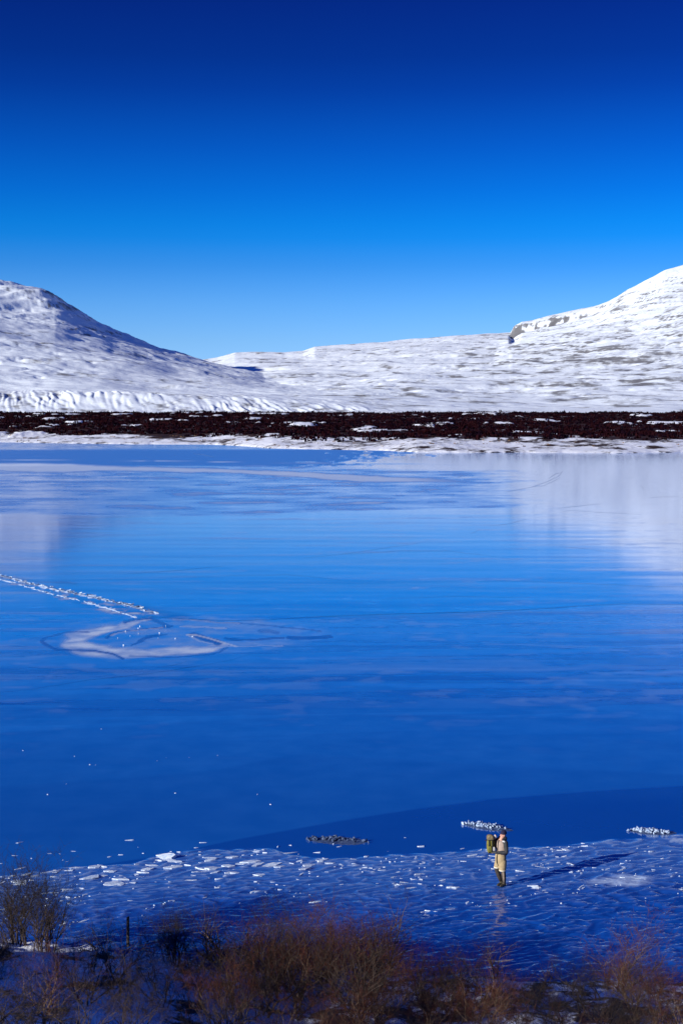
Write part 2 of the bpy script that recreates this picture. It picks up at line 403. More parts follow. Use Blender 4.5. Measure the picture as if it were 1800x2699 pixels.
# ------------------------------------------------------------------ scrub on the far shore (one uncountable mass)
def scrub(name, n, y0, y1, hmin, hmax, wid, ntri, mat, keep, label, seed):
    g = np.random.default_rng(seed)
    y = np.sqrt(g.uniform(y0**2, y1**2, n)); x = g.uniform(-.30, .30, n) * y
    z, sy = ground_far(x, y)
    k = keep(x, y, y - sy, g); x, y, z = x[k], y[k], z[k]; n = len(x)
    h = g.uniform(hmin, hmax, n) * (.7 + .3 * np.abs(fbm(x / 50, y / 50, 2, seed)) * 2)
    rr = g.uniform(.7, 1.3, n) * wid
    a = g.uniform(0, 2 * np.pi, (n, ntri)); q = np.sqrt(g.uniform(0, 1, (n, ntri))) * rr[:, None]
    cx = x[:, None] + q * np.cos(a); cy = y[:, None] + q * np.sin(a)
    top = z[:, None] + h[:, None] * g.uniform(.45, 1.0, (n, ntri)) * (1 - .35 * (q / rr[:, None])**2)
    b = g.uniform(0, np.pi, (n, ntri)); ww = g.uniform(.25, .75, (n, ntri))
    dxx, dyy = np.cos(b) * ww, np.sin(b) * ww
    lx, ly = g.normal(0, .35, (n, ntri)), g.normal(0, .35, (n, ntri))
    base = z[:, None] - .4
    v = np.stack([np.stack([cx - dxx, cy - dyy, base + 0 * cx], -1), np.stack([cx + dxx, cy + dyy, base + 0 * cx], -1),
                  np.stack([cx + lx + dxx * .5, cy + ly + dyy * .5, top], -1), np.stack([cx + lx - dxx * .6, cy + ly - dyy * .6, top - .35 * g.uniform(0, 1, (n, ntri))], -1)], -2).reshape(-1, 3)
    f = np.arange(len(v)).reshape(-1, 4)
    return tag(link(name, mesh_np(name, v, f, False), mat), label, None, None, 'stuff')
def keep_main(x, y, s, g):
    c = fbm(x / 52, y / 120, 4, 71, .6) + .30 * fbm(x / 16, y / 22, 2, 72)
    return (s + 70 * fbm(x / 60, y / 60, 3, 60) > 95) & (c > -.40) & (y < 1745)
def keep_shore(x, y, s, g): return (s > 6) & (s < 110) & (fbm(x / 30, y / 12, 3, 75) > .18)
scrub('birch_scrub', 8500, 760, 1745, 1.4, 3.2, 1.9, 9, M['scrub'], keep_main, 'dark brown leafless birch scrub covering the far shore', 11)
scrub('birch_scrub', 7500, 760, 1745, 1.4, 3.0, 1.9, 9, M['scrub_dark'], keep_main, 'near black scrub mixed through the far shore belt', 12)
scrub('birch_scrub', 700, 1690, 1765, 2.2, 4.6, 2.6, 12, M['scrub_dark'], lambda x, y, s, g: (fbm(x / 60, y * 0, 2, 78) > -.35) & (y < 1762), 'taller dark scrub line along the foot of the slopes', 13)
scrub('dry_grass', 2200, 690, 1080, .35, .9, 1.2, 6, M['grass'], keep_shore, 'tufts of rusty dry grass poking out of the snowy far shore', 14)

# ------------------------------------------------------------------ the frozen lake
lx = np.concatenate([-120 - np.geomspace(6, 5200, 26)[::-1], np.arange(-120, 1925, 2.5), 1925 + np.geomspace(6, 5200, 26)])
lpy = np.concatenate([np.array([1150., 1156., 1160.]), np.arange(1163, 2225, 2.6), np.arange(2226, 2640, 1.05)])
lyy = depth_of(lpy)
LX, LPY = np.meshgrid(lx, lpy); LY = np.broadcast_to(lyy[:, None], LX.shape)
_zc = LY * cp + CAM_H * sp
LWX = (LX - 900) / F * _zc
def poly_dist(px, py, pts, sy=1.0):
    """distance in photo pixels (vertical stretched by sy) to a polyline, plus parameter 0..1"""
    p = np.array(pts, float); best = np.full(px.shape, 1e9); par = np.zeros(px.shape)
    seg = np.hypot(np.diff(p[:, 0]), np.diff(p[:, 1]) * sy); cum = np.concatenate([[0], np.cumsum(seg)])
    for i in range(len(p) - 1):
        ax, ay = p[i]; bx, by = p[i + 1]; ux, uy = bx - ax, (by - ay) * sy
        t = np.clip(((px - ax) * ux + (py - ay) * sy * uy) / (ux * ux + uy * uy), 0, 1)
        d = np.hypot(px - ax - t * ux, (py - ay) * sy - t * uy)
        m = d < best; best = np.where(m, d, best); par = np.where(m, (cum[i] + t * seg[i]) / cum[-1], par)
    return best, par
def window(fn, x0, x1, y0, y1):
    """evaluate fn only on the lake vertices inside a photo window"""
    ci = np.where((lx > x0) & (lx < x1))[0]; ri = np.where((lpy > y0) & (lpy < y1))[0]
    sl = (slice(ri[0], ri[-1] + 1), slice(ci[0], ci[-1] + 1))
    fn(sl)
frost = np.zeros_like(LX); clear = np.zeros_like(LX); grain = np.zeros_like(LX); hgt = np.zeros_like(LX)
n_big = fbm(LWX / 60, LY / 25, 4, 101); n_mid = fbm(LWX / 9, LY / 5, 4, 102); n_fine = fbm(LWX / 1.6, LY / 1.6, 3, 103)
# gentle swell frozen into the sheet: what breaks the mirror into long streaks
swell = .012 * fbm(LWX / 40, LY / 8, 3, 110) + .004 * fbm(LWX / 26, LY / 3.2, 2, 112) + .010 * fbm(LWX / 70 + LY / 160, LY / 20, 2, 111)
und = sstep(1290, 1400, LPY) * sstep(1720, 1560, LPY)
hgt += swell * (.35 + .65 * und)
# far textured, wind-roughened ice
far_edge_top = 1222 + 14 * sstep(700, 1200, LX)
far_edge_bot = 1352 + 10 * n_big - 14 * sstep(500, 1600, LX)
tex = sstep(1420, 1180, LX + 120 * n_mid) * sstep(0, 12, LPY - far_edge_top) * sstep(4, -4, LPY - far_edge_bot)
streak = fbm(LWX / 16, LY / 11, 5, 120)
grain += tex * np.clip(.55 + .8 * streak, 0, 1)
frost += tex * np.clip(.03 + .60 * sstep(.16, .6, streak + .35 * n_mid), 0, .75) * (.55 + .45 * sstep(250, 900, LX))
# smooth dark strip off the far shore, tapering to the right
dk = sstep(1182, 1190, LPY + 2 * n_big) * sstep(0, -5, LPY - (1230 + 4 * n_big)) * sstep(940, 840, LX + 260 * n_mid - 4 * (1225 - LPY))
grain += dk * 2.2
frost += sstep(1.5, 0, np.abs(LPY - (1211 + LX * .012 + 2 * n_big))) * sstep(1300, 600, LX) * sstep(-.25, .25, n_mid + .3) * .6
frost += sstep(1190, 1180, LPY) * .30 * (.6 + .5 * n_mid)
# pale frost streak at the left
th = interp(LX, [(-3000, 9), (0, 9), (100, 11), (180, 10), (270, 6), (420, 5), (560, 4), (760, 6), (950, 8), (1300, 0), (9000, 0)])
cy = interp(LX, [(-3000, 1231), (0, 1231), (120, 1233), (270, 1234), (560, 1240), (760, 1248), (950, 1262), (1300, 1270)])
frost = np.maximum(frost, sstep(3, -2, np.abs(LPY - cy) - th + 2.5 * n_mid) * .85 * sstep(1320, 1050, LX))
# rougher plate this side of the long crack
CRACK = [(380, 1624), (480, 1631), (600, 1636), (700, 1634), (800, 1628), (930, 1622), (1060, 1618), (1220, 1614), (1400, 1606), (1490, 1600), (1560, 1595), (1640, 1592), (1800, 1594), (2100, 1600)]
cyk = interp(LX, [(-3000, 1700), (0, 1690), (300, 1640)] + CRACK + [(6000, 1640)])
pl2 = sstep(0, 7, LPY - cyk + 2 * n_mid)
patch = fbm(LWX / 4.2, LY / 2.2, 3, 130) + .4 * fbm(LWX / 30, LY / 20, 2, 131)
grain += pl2 * .30 * sstep(2050, 1750, LPY)
clear += pl2 * (.07 + .10 * sstep(-.1, .3, patch)) * sstep(2200, 1700, LPY) + .62 * sstep(1780, 2220, LPY + 12 * n_big)
frost += pl2 * .10 * sstep(.30, .6, patch + .3 * n_fine) * sstep(2050, 1700, LPY)
wz = sstep(1345, 1370, LPY) * sstep(2120, 1800, LPY)
w1 = fbm(LWX / 24 + .5 * n_mid, LY / 1.9 + .02 * LWX, 4, 190); w2 = fbm(LWX / 50, LY / 4.5 - .03 * LWX, 3, 191); w3 = 1 - 2 * np.abs(perlin(LWX / 45 + .3 * n_mid, LY / 6.5 + .35 * n_big + .015 * LWX, 192))
frost += wz * sstep(1950, 1600, LPY) * (.11 * sstep(.22, .62, w1 + .4 * w2) + .10 * sstep(.80, .99, w3) * sstep(-.1, .3, w2))
clear += wz * sstep(2050, 1750, LPY) * (.26 * sstep(.15, .55, -w1 + .3 * w2) + .26 * sstep(.05, .10, w2 + .12 * w1))  # streaks coloured into the ice to imitate the broken mirror reflection
hgt += wz * .006 * w3
# lead edges: overlapping plates of newer, darker ice
def plate_edge(pts, amt, soft=7, fade=260):
    global clear
    e = interp(LX, pts); d = LPY - e + 1.5 * n_mid
    clear = clear + amt * sstep(-soft * .3, soft * .7, d) * sstep(fade, fade * .3, d)
plate_edge([(-3000, 2400), (0, 2316), (200, 2290), (420, 2255), (620, 2212), (900, 2162), (1100, 2130), (1300, 2105), (1550, 2085), (1800, 2070), (4000, 2020)], .26, 5, 330)
plate_edge([(-3000, 2100), (0, 2072), (300, 2052), (560, 2030), (700, 2000), (800, 1985), (1200, 2010), (1800, 2040), (4000, 2100)], .09, 12, 220)
plate_edge([(-3000, 1960), (0, 1930), (500, 1900), (900, 1880), (1300, 1888), (1800, 1895), (4000, 1900)], .16, 9, 200)
plate_edge([(-3000, 1840), (0, 1830), (400, 1826), (800, 1800), (1200, 1815), (1500, 1832), (1800, 1830), (4000, 1830)], .14, 7, 160)
plate_edge([(-3000, 1770), (0, 1772), (700, 1790), (1300, 1776), (1500, 1792), (1800, 1800), (4000, 1800)], .10, 6, 120)
# frosty streak flecks on the plates
fl_m = fbm(LWX / 4.5, LY / 5.5, 4, 140)
frost += .08 * sstep(.45, .7, fl_m) * sstep(1640, 1700, LPY) * sstep(1960, 1850, LPY)
# the swirl where the ridge meets the crack: refrozen slush
def swirl(sl):
    global frost, clear, grain, hgt
    px, py = LX[sl], LPY[sl]; nm = n_mid[sl]; nf = n_fine[sl]
    wob = 5 * fbm(LWX[sl] / 2.4, LY[sl] / 4, 3, 150)
    pxw, pyw = px + 3.0 * wob, py + .8 * wob
    dS, tS = poly_dist(pxw, pyw, [(395, 1630), (330, 1645), (260, 1664), (205, 1682), (190, 1697), (230, 1712), (290, 1720), (380, 1722), (470, 1716), (545, 1710), (590, 1700), (570, 1690)], 2.2)
    wS = interp(tS, [(0, 14), (.25, 30), (.42, 52), (.62, 36), (.85, 26), (1, 12)])
    band = sstep(wS, wS * .45, dS)
    in_e = ((pxw - 470) / 400.0)**2 + ((pyw - 1672) / 52.0)**2 + .35 * nm
    plate = sstep(1.1, .75, in_e) * sstep(140, 240, px)
    frost[sl] = np.maximum(frost[sl] * (1 - plate), np.clip(band * (.62 + .40 * nf + .35 * fbm(LWX[sl] / 3.2, LY[sl] / 2.2, 3, 152)) + plate * np.clip(.12 + .30 * nm + .2 * nf, 0, .4), 0, 1)); clear[sl] *= (1 - .8 * plate)
    grain[sl] = np.maximum(grain[sl], band * .6)
    for pts, wd, am in (([(510, 1672), (540, 1684), (570, 1690), (575, 1696)], 16, .9), ([(350, 1700), (372, 1688), (400, 1678), (445, 1674)], 8, .6), ([(285, 1682), (310, 1668), (380, 1655), (450, 1650)], 7, .75),
                         ([(600, 1684), (680, 1687), (745, 1681)], 7, .6), ([(760, 1680), (820, 1683), (868, 1678)], 12, .7), ([(690, 1664), (712, 1664), (728, 1667)], 13, .45),
                         ([(110, 1690), (125, 1680), (180, 1668), (235, 1667)], 7, .5), ([(112, 1692), (140, 1710), (190, 1714), (250, 1716), (300, 1724), (318, 1735)], 8, .7), ([(330, 1640), (355, 1632), (400, 1629)], 10, .9), ([(400, 1629), (440, 1650)], 12, .6),
                         ([(500, 1632), (600, 1640), (700, 1648), (800, 1658), (845, 1664)], 6, .5), ([(340, 1728), (440, 1732), (560, 1722), (600, 1708)], 6, .5)):
        d, _ = poly_dist(pxw, pyw, pts, 2.0)
        k = sstep(wd, wd * .35, d) * am
        clear[sl] = np.maximum(clear[sl], k * 1.6); frost[sl] *= 1 - np.clip(k * 1.25, 0, 1)
    for pts, wd, am in (([(495, 1674), (510, 1672), (550, 1682), (590, 1694), (620, 1703)], 6, .75), ([(500, 1676), (520, 1688), (560, 1697)], 5, .55), ([(480, 1653), (540, 1652), (600, 1658)], 6, .5), ([(455, 1632), (540, 1637), (630, 1643)], 6, .40), ([(600, 1703), (680, 1702), (750, 1704)], 6, .35), ([(300, 1676), (340, 1664), (420, 1652)], 6, .5)):
        d, _ = poly_dist(pxw, pyw, pts, 2.0)
        frost[sl] = np.maximum(frost[sl], sstep(wd, wd * .3, d) * am)
    # trail of the ridge: a churned band of frost and dark water running up to the left
    d, t = poly_dist(pxw, py + 1.0 * wob, [(-120, 1500), (0, 1517), (70, 1545), (150, 1564), (230, 1588), (300, 1606), (360, 1618), (410, 1628)], 1.6)
    k = sstep(26, 10, d)
    clear[sl] = np.maximum(clear[sl], k * (.35 + .5 * sstep(-.1, .25, nm)))
    frost[sl] = np.maximum(frost[sl], k * .8 * sstep(.12, .4, nm + .6 * nf))
    for pts, wd in (([(165, 1534), (200, 1538)], 9), ([(40, 1522), (110, 1534), (165, 1536)], 5)):
        d, _ = poly_dist(pxw, pyw, pts, 2.0); clear[sl] = np.maximum(clear[sl], sstep(wd, wd * .3, d))
    d, _ = poly_dist(px, py, [(380, 1605), (440, 1618), (480, 1628)], 2.2); clear[sl] = np.maximum(clear[sl], .75 * sstep(36, 6, d + 5 * nm))
window(swirl, -125, 960, 1490, 1760)
# the rippled, snow-dusted shore ice
EDGE = [(-3000, 2380), (0, 2312), (60, 2304), (120, 2292), (200, 2284), (300, 2282), (380, 2268), (430, 2252), (480, 2243), (560, 2240), (640, 2236), (720, 2238), (760, 2252), (820, 2262), (900, 2262), (1000, 2256), (1100, 2251),
        (1200, 2245), (1300, 2238), (1400, 2234), (1500, 2226), (1600, 2216), (1700, 2208), (1800, 2200), (2100, 2180), (5000, 2100)]
def shore_ice(sl):
    global frost, clear, grain, hgt
    px, py, x, y = LX[sl], LPY[sl], LWX[sl], LY[sl]
    e = interp(px, EDGE) + 5 * fbm(x / 1.3, y / 2.5, 3, 160)
    d = py - e
    near = sstep(-3, 7, d)
    warp = .25 * fbm(x / 1.1, y / 1.1, 2, 161)
    cr, sr = math.cos(.22), math.sin(.22)
    xr, yr = x * cr + y * sr, -x * sr + y * cr
    n1 = 1 - 2 * np.abs(perlin(xr / .88 + warp, yr / .40 + warp, 163)); n2 = fbm(xr / .42, yr / .20, 2, 164)
    n0 = fbm(x / 2.8, y / 2.8, 3, 165)
    rip = .042 * np.clip(n1, -1, 1) + .022 * n2 + .020 * n0
    lee = 1 - .55 * sstep(.05, .5, fbm(x / 5, y / 4, 2, 168))
    hgt[sl] = hgt[sl] * (1 - near) + near * (.010 + rip * (.55 + .45 * sstep(40, 140, d)) * lee)
    # frost caught on the ripples, heavier towards the outer edge
    far_w = sstep(190, 10, d)
    dust = fbm(x / 1.7, y / 1.7, 4, 166)
    f = .06 * far_w + .005 + .24 * sstep(.62, 1.05, n1 + .35 * n2) * (.25 + .75 * far_w) + .5 * far_w**2 * sstep(.42, .75, dust + .3 * n2)
    clear[sl] = clear[sl] * (1 - near) + near * (.76 + .30 * sstep(40, 170, d) + .25 * sstep(.1, -.5, n1))
    frost[sl] = frost[sl] * (1 - near) + near * np.clip(f, 0, .95)
    grain[sl] = grain[sl] * (1 - near) + near * (.28 + .3 * far_w)
    # bare swept track and frosted fan right of the walker
    q = ((px - 1640) / 95.0)**2 + ((py - 2323) / 17.0)**2
    frost[sl] = np.maximum(frost[sl], sstep(1.2, .2, q + .8 * dust) * .62)
window(shore_ice, -4000, 6000, 2170, 2641)
V = np.stack([LWX, LY, hgt], -1).reshape(-1, 3)
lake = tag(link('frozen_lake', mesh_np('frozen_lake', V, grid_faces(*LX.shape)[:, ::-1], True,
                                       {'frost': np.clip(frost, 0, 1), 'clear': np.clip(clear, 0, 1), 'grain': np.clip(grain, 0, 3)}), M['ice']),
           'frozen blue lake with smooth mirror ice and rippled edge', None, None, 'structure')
def lake_h(x, y):
    pyv = float(py_of_depth(y)); pxv = float(900 + F * x / (y * cp + CAM_H * sp))
    i = int(np.clip(np.searchsorted(lpy, pyv), 1, len(lpy) - 1)); j = int(np.clip(np.searchsorted(lx, pxv), 1, len(lx) - 1))
    return float(hgt[i, j])

# hairline cracks: narrow strips of dark refrozen water lying on the sheet
def crack(pts, wpx, name='ice_crack', jit=1.0):
    p = np.array(pts, float); seg = np.hypot(np.diff(p[:, 0]), np.diff(p[:, 1])); cum = np.concatenate([[0], np.cumsum(seg)])
    n = int(max(6, cum[-1] / 7)); s = np.linspace(0, cum[-1], n)
    px = np.interp(s, cum, p[:, 0]); py = np.interp(s, cum, p[:, 1]) + jit * 1.1 * fbm(s / 30, s * 0 + p[0, 0] * .1, 3, 180)
    a = np.array([G(q, r) for q, r in zip(px, py)])
    t = np.arange(n) / (n - 1); wdt = wpx * a[:, 1] / F * (.35 + .65 * np.sin(np.pi * np.clip(t * .94 + .03, 0, 1))) * (.6 + .5 * np.abs(fbm(s / 18, s * 0 + 5, 2, 181)))
    # widen along the depth so the strip keeps its thin look from either side
    v = []
    for (x, y), ww in zip(a, wdt):
        k = y / CAM_H * .5
        z = lake_h(x, y) + .012
        v += [(x, y - ww * max(1, k) * .5, z), (x, y + ww * max(1, k) * .5, z)]
    i = np.arange(n - 1) * 2
    f = np.stack([i, i + 2, i + 3, i + 1], -1)
    return link(name, mesh_np(name, np.array(v), f, False), M['crack'], lake)
crack(CRACK, 2.2)
for pts, wp in (([(330, 1513), (420, 1507), (500, 1501), (592, 1492)], 1.4), ([(1240, 1407), (1262, 1397)], 1.3), ([(1262, 1397), (1250, 1390)], 1.0),
                ([(1290, 1386), (1340, 1381), (1390, 1368)], 1.4), ([(1332, 1297), (1400, 1284), (1440, 1270), (1470, 1256), (1483, 1240)], 1.8), ([(1400, 1284), (1430, 1280), (1455, 1270), (1476, 1258)], 1.2), ([(1445, 1262), (1460, 1250), (1478, 1246)], 1.2),
                ([(1470, 1340), (1520, 1334), (1582, 1328)], 1.6), ([(1480, 1349), (1500, 1345), (1600, 1352), (1690, 1356)], 1.2), ([(800, 1471), (880, 1463), (1000, 1447), (1112, 1430)], 1.2),
                ([(0, 1826), (80, 1818), (220, 1795), (400, 1775), (520, 1756), (600, 1742), (662, 1724)], 1.3), ([(1655, 1259), (1668, 1259)], 1.2), ([(1665, 1274), (1690, 1282), (1698, 1292)], 1.0),
                ([(1205, 1260), (1220, 1252)], 1.0), ([(1270, 1243), (1290, 1238)], 1.0), ([(860, 1223), (875, 1226), (890, 1222)], 1.2), ([(440, 1206), (470, 1200)], 1.2), ([(510, 1196), (540, 1199), (566, 1205)], 1.2),
                ([(600, 1517), (760, 1515), (900, 1528)], 1.2), ([(900, 1462), (1050, 1452), (1180, 1452), (1330, 1470)], 1.2), ([(1470, 1440), (1560, 1448), (1640, 1464)], 1.3), ([(1710, 1312), (1760, 1309), (1800, 1310)], 1.2),
                ([(430, 1758), (480, 1748), (500, 1740)], 1.1), ([(1000, 1580), (1200, 1572), (1420, 1575)], 1.1), ([(1300, 1530), (1500, 1536), (1700, 1545), (1800, 1546)], 1.3)):
    crack(pts, wp)

# ------------------------------------------------------------------ broken ice
def slab_mesh(seed, thick=.18, n=7):
    g = random.Random(seed); bm = bmesh.new()
    top = []; bot = []
    for i in range(n):
        a = 2 * math.pi * (i + g.uniform(-.3, .3)) / n; r = g.uniform(.32, .55)
        x, y = r * math.cos(a), r * math.sin(a) * .7
        top.append(bm.verts.new((x, y, thick * g.uniform(.75, 1.2)))); bot.append(bm.verts.new((x * 1.06, y * 1.06, -.06)))
    ct = bm.verts.new((0, 0, thick * 1.15))
    for i in range(n):
        j = (i + 1) % n
        bm.faces.new((ct, top[i], top[j])); bm.faces.new((top[i], bot[i], bot[j], top[j]))
    bm.faces.new(bot[::-1])
    bmesh.ops.recalc_face_normals(bm, faces=bm.faces)
    me = bpy.data.meshes.new('ice_slab'); bm.to_mesh(me); bm.free(); me.materials.append(M['slab']); return me
SLABS = [slab_mesh(s, .14 + .02 * (s % 4), 5 + s % 4) for s in range(10)]
def put_slab(name, parent, x, y, z, sx_, sy_, sz_, rot, mat=None):
    o = bpy.data.objects.new(name, random.choice(SLABS)); C.objects.link(o); o.parent = parent
    o.location = (x, y, z); o.scale = (sx_, sy_, sz_); o.rotation_euler = rot
    if mat: o.material_slots[0].link = 'OBJECT'; o.material_slots[0].material = mat
    return o
def joined_slabs(name, parent, items, mat):
    vs, fs, n = [], [], 0
    for (x, y, z, s, sz, rot) in items:
        me = random.choice(SLABS); mtx = Matrix.Translation((x, y, z)) @ rot.to_matrix().to_4x4() @ Matrix.Diagonal((s[0], s[1], sz, 1))
        for v in me.vertices: vs.append(mtx @ v.co)
        for p in me.polygons:
            q = list(p.vertices)
            for i in range(1, len(q) - 1): fs.append((n + q[0], n + q[i], n + q[i + 1]))
        n += len(me.vertices)
    o = link(name, mesh_np(name, np.array(vs), np.array(fs), False), mat, parent); o['kind'] = 'stuff'; return o
from mathutils import Euler
# pressure ridge across the left of the lake
ridge = empty('pressure_ridge', (*G(200, 1575), 0))
tag(ridge, 'pressure ridge of broken white ice slabs running across the lake at left', 'ice ridge')
RP = [(-60, 1503), (0, 1517), (60, 1534), (126, 1549), (195, 1564), (270, 1580), (344, 1597), (413, 1617)]
rx0, ry0, _ = ridge.location
def on_poly(P, t):
    p = np.array(P, float); cum = np.concatenate([[0], np.cumsum(np.hypot(np.diff(p[:, 0]), np.diff(p[:, 1])))])
    return np.interp(t * cum[-1], cum, p[:, 0]), np.interp(t * cum[-1], cum, p[:, 1])
for i in range(230):
    t = random.random(); px, py = on_poly(RP, t)
    x, y = G(px + random.gauss(0, 3), py + random.gauss(-1, 1.8))
    s = random.uniform(.16, .58) * (1.2 if .4 < t < .95 else .9)
    put_slab('ice_slab', ridge, x - rx0, y - ry0, .02, s * random.uniform(.9, 1.7), s * random.uniform(.25, .5), random.uniform(.10, .38), (random.gauss(0, .16), random.gauss(0, .16), random.gauss(-.7, .35)), M['heap_dark'] if random.random() < .35 else M['ridge'])
pts = [G(*on_poly(RP, q)) for q in np.linspace(0, 1, 90)]
v = []
for k, (x, y) in enumerate(pts):
    ww = .30 + .22 * math.sin(k * .9) + .15 * math.sin(k * 2.3 + 1); zz = .05 + .03 * math.sin(k * 1.7)
    v += [(x - rx0 - ww * .55, y - ry0 - ww * .4, -.01), (x - rx0, y - ry0, zz), (x - rx0 + ww * .55, y - ry0 + ww * .4, -.01)]
i = np.arange(89)[:, None] * 3
link('ridge_base', mesh_np('ridge_base', np.array(v), np.concatenate([i + np.array([[0, 1, 4, 3]]), i + np.array([[1, 2, 5, 4]])]), False), M['ridge'], ridge)
# thin line of small blocks below the ridge
RP2 = [(0, 1527), (52, 1541), (92, 1553), (160, 1571), (230, 1588), (300, 1608), (356, 1627)]
for i in range(110):
    px, py = on_poly(RP2, random.random()); x, y = G(px, py + random.gauss(0, .8))
    s = random.uniform(.2, .6)
    put_slab('ice_slab', ridge, x - rx0, y - ry0, .01, s * 1.5, s * .35, random.uniform(.08, .2), (random.gauss(0, .1), random.gauss(0, .1), random.gauss(-.8, .3)), M['ridge'])

# shards and plates frozen into the shore ice
big = [(440, 2262, 1.5, .35), (455, 2272, 1.3, .0), (430, 2256, .9, .2), (388, 2294, 1.2, .1), (378, 2302, .8, .0), (450, 2288, 1.3, .1), (470, 2284, .9, .0), (555, 2268, 1.1, .05), (610, 2260, 1.0, .05), (560, 2290, 1.6, .05), (530, 2292, .9, .0),
       (600, 2284, 1.2, .0), (640, 2276, 1.6, .0), (660, 2274, 1.4, .05), (680, 2280, 1.1, .0), (715, 2282, 1.6, .05), (735, 2287, .9, 0), (570, 2301, .8, 0), (605, 2300, .9, 0), (620, 2302, .7, 0), (680, 2306, .9, 0), (815, 2282, 1.1, 0), (850, 2270, 1.0, .05), (868, 2276, .8, 0),
       (800, 2292, .9, 0), (250, 2286, 1.0, 0), (270, 2284, .8, 0), (70, 2306, .8, 0), (50, 2326, 1.1, .05), (60, 2332, .8, 0), (240, 2314, 1.5, 0), (270, 2310, .8, 0), (300, 2330, 1.5, 0), (320, 2334, .8, 0), (200, 2288, .8, 0), (150, 2300, .6, 0), (285, 2298, .9, 0), (298, 2300, .6, 0),
       (1403, 2339, .7, .03), (1412, 2342, .6, 0), (1188, 2341, .55, 0), (1200, 2342, .5, 0)]
nbuilt = 0
for (px, py, s, tilt) in big:
    x, y = G(px, py); nbuilt += 1
    put_slab('ice_shard', lake, x, y, lake_h(x, y) - .005, s * .52, s * .32, .16 + .6 * tilt, (random.gauss(0, .05) + tilt, random.gauss(0, .05) - tilt * .6, random.gauss(.15, .3)))
small = []
clusters = [(random.uniform(-20, 1820), random.random()) for _ in range(95)]
while len(small) < 520:
    cxp, cq = random.choice(clusters)
    px = cxp + random.gauss(0, 26); e = float(np.interp(px, [p[0] for p in EDGE], [p[1] for p in EDGE]))
    dpt = 6 + 150 * cq**1.5 + random.gauss(0, 6)
    if random.random() < .25: px = random.uniform(-40, 1840); dpt = random.expovariate(1 / 50.0)
    py = e + dpt
    if dpt < -4 or py > 2500: continue
    x, y = G(px, py); s = min(.6, .05 + random.expovariate(1 / .085)) * (1.0 if dpt < 90 else .65)
    small.append((s, x, y))
small.sort(reverse=True)
rest = []
for k, (s, x, y) in enumerate(small):
    a, b_ = s * random.uniform(.9, 1.8), s * random.uniform(.35, .6); rot = (random.gauss(0, .10), random.gauss(0, .10), random.gauss(.2, .35)); zz = lake_h(x, y) - .005; sz = random.uniform(.04, .15)
    if nbuilt < 300:
        put_slab('ice_shard', lake, x, y, zz, a, b_, sz, rot); nbuilt += 1
    else: rest.append((x, y, zz, (a, b_), sz, Euler(rot)))
# loose flakes far out on the smooth ice
for _ in range(14):
    c = random.choice([(90, 1975), (190, 2030), (440, 2005), (570, 2000), (640, 2003), (720, 2005), (830, 1945), (170, 2170), (60, 2150), (450, 2095), (690, 2090), (290, 1925), (350, 2070), (250, 2000), (120, 2080)])
    px, py = c[0] + random.gauss(0, 45), c[1] + random.gauss(0, 12); x, y = G(px, py); s = random.uniform(.015, .045)
    rest.append((x, y, .0, (s * 2.2, s * 1.2), .12, Euler((0, 0, random.uniform(0, 6)))))
for _ in range(12):
    px, py = random.gauss(395, 90), random.gauss(1668, 22); x, y = G(px, py); s = random.uniform(.04, .10)
    rest.append((x, y, .0, (s * 1.5, s), .4, Euler((0, 0, random.uniform(0, 6)))))
joined_slabs('ice_flake', lake, rest, M['slab'])
# three frosted heaps frozen in beyond the edge
def heap(px0, px1, pyc, tilt, n, label, white, hh):
    (xa, ya), (xb, yb) = G(px0, pyc - tilt), G(px1, pyc + tilt)
    cx, cyy = (xa + xb) / 2, (ya + yb) / 2; L = xb - xa
    t = empty('ice_heap', (cx, cyy, 0)); tag(t, label, 'ice heap', 'heaps of broken ice beyond the shore edge')
    bm = bmesh.new(); nu, nv = 26, 10; vs_ = []
    for i in range(nu):
        for j in range(nv):
            u, v = i / (nu - 1) * 2 - 1, j / (nv - 1) * 2 - 1
            wv = max(0, 1 - u * u)**.6
            x = u * L * .5; y = v * L * .26 * (wv + .02) + (yb - ya) * .5 * u
            z = hh * wv * max(0, 1 - v * v) * (.75 + .5 * random.random()) - .02
            vs_.append(bm.verts.new((x, y, z)))
    for i in range(nu - 1):
        for j in range(nv - 1):
            bm.faces.new((vs_[i * nv + j], vs_[(i + 1) * nv + j], vs_[(i + 1) * nv + j + 1], vs_[i * nv + j + 1]))
    me = bpy.data.meshes.new('mound'); bm.to_mesh(me); bm.free()
    link('mound', me, M['heap_dark'], t)
    for _ in range(n):
        u = max(-.95, min(.9, random.gauss(-.18, .38))); v = random.gauss(.1, .3)
        wv = max(0, 1 - u * u)**.6
        s = random.uniform(.05, .13)
        o = put_slab('ice_shard', t, u * L * .5, v * L * .24 * wv + (yb - ya) * .5 * u, hh * wv * max(0, 1 - v * v) * .9, s * 1.3, s * .8, random.uniform(.2, .5), (random.gauss(0, .45), random.gauss(0, .45), random.uniform(0, 6)), M['ridge'])
        if not white: 
            o.material_slots[0].link = 'OBJECT'; o.material_slots[0].material = M['heap_dark'] if random.random() < .95 else M['ridge']
heap(1215, 1357, 2180, 9, 100, 'frosted white heap of ice shards with dark foot, just behind the walker', True, .06)
heap(803, 983, 2216, 4, 60, 'dark low heap of slushy ice without white frost', False, .045)
heap(1652, 1790, 2193, 3, 80, 'frosted ice heap at the far right of the rough ice edge', True, .05)

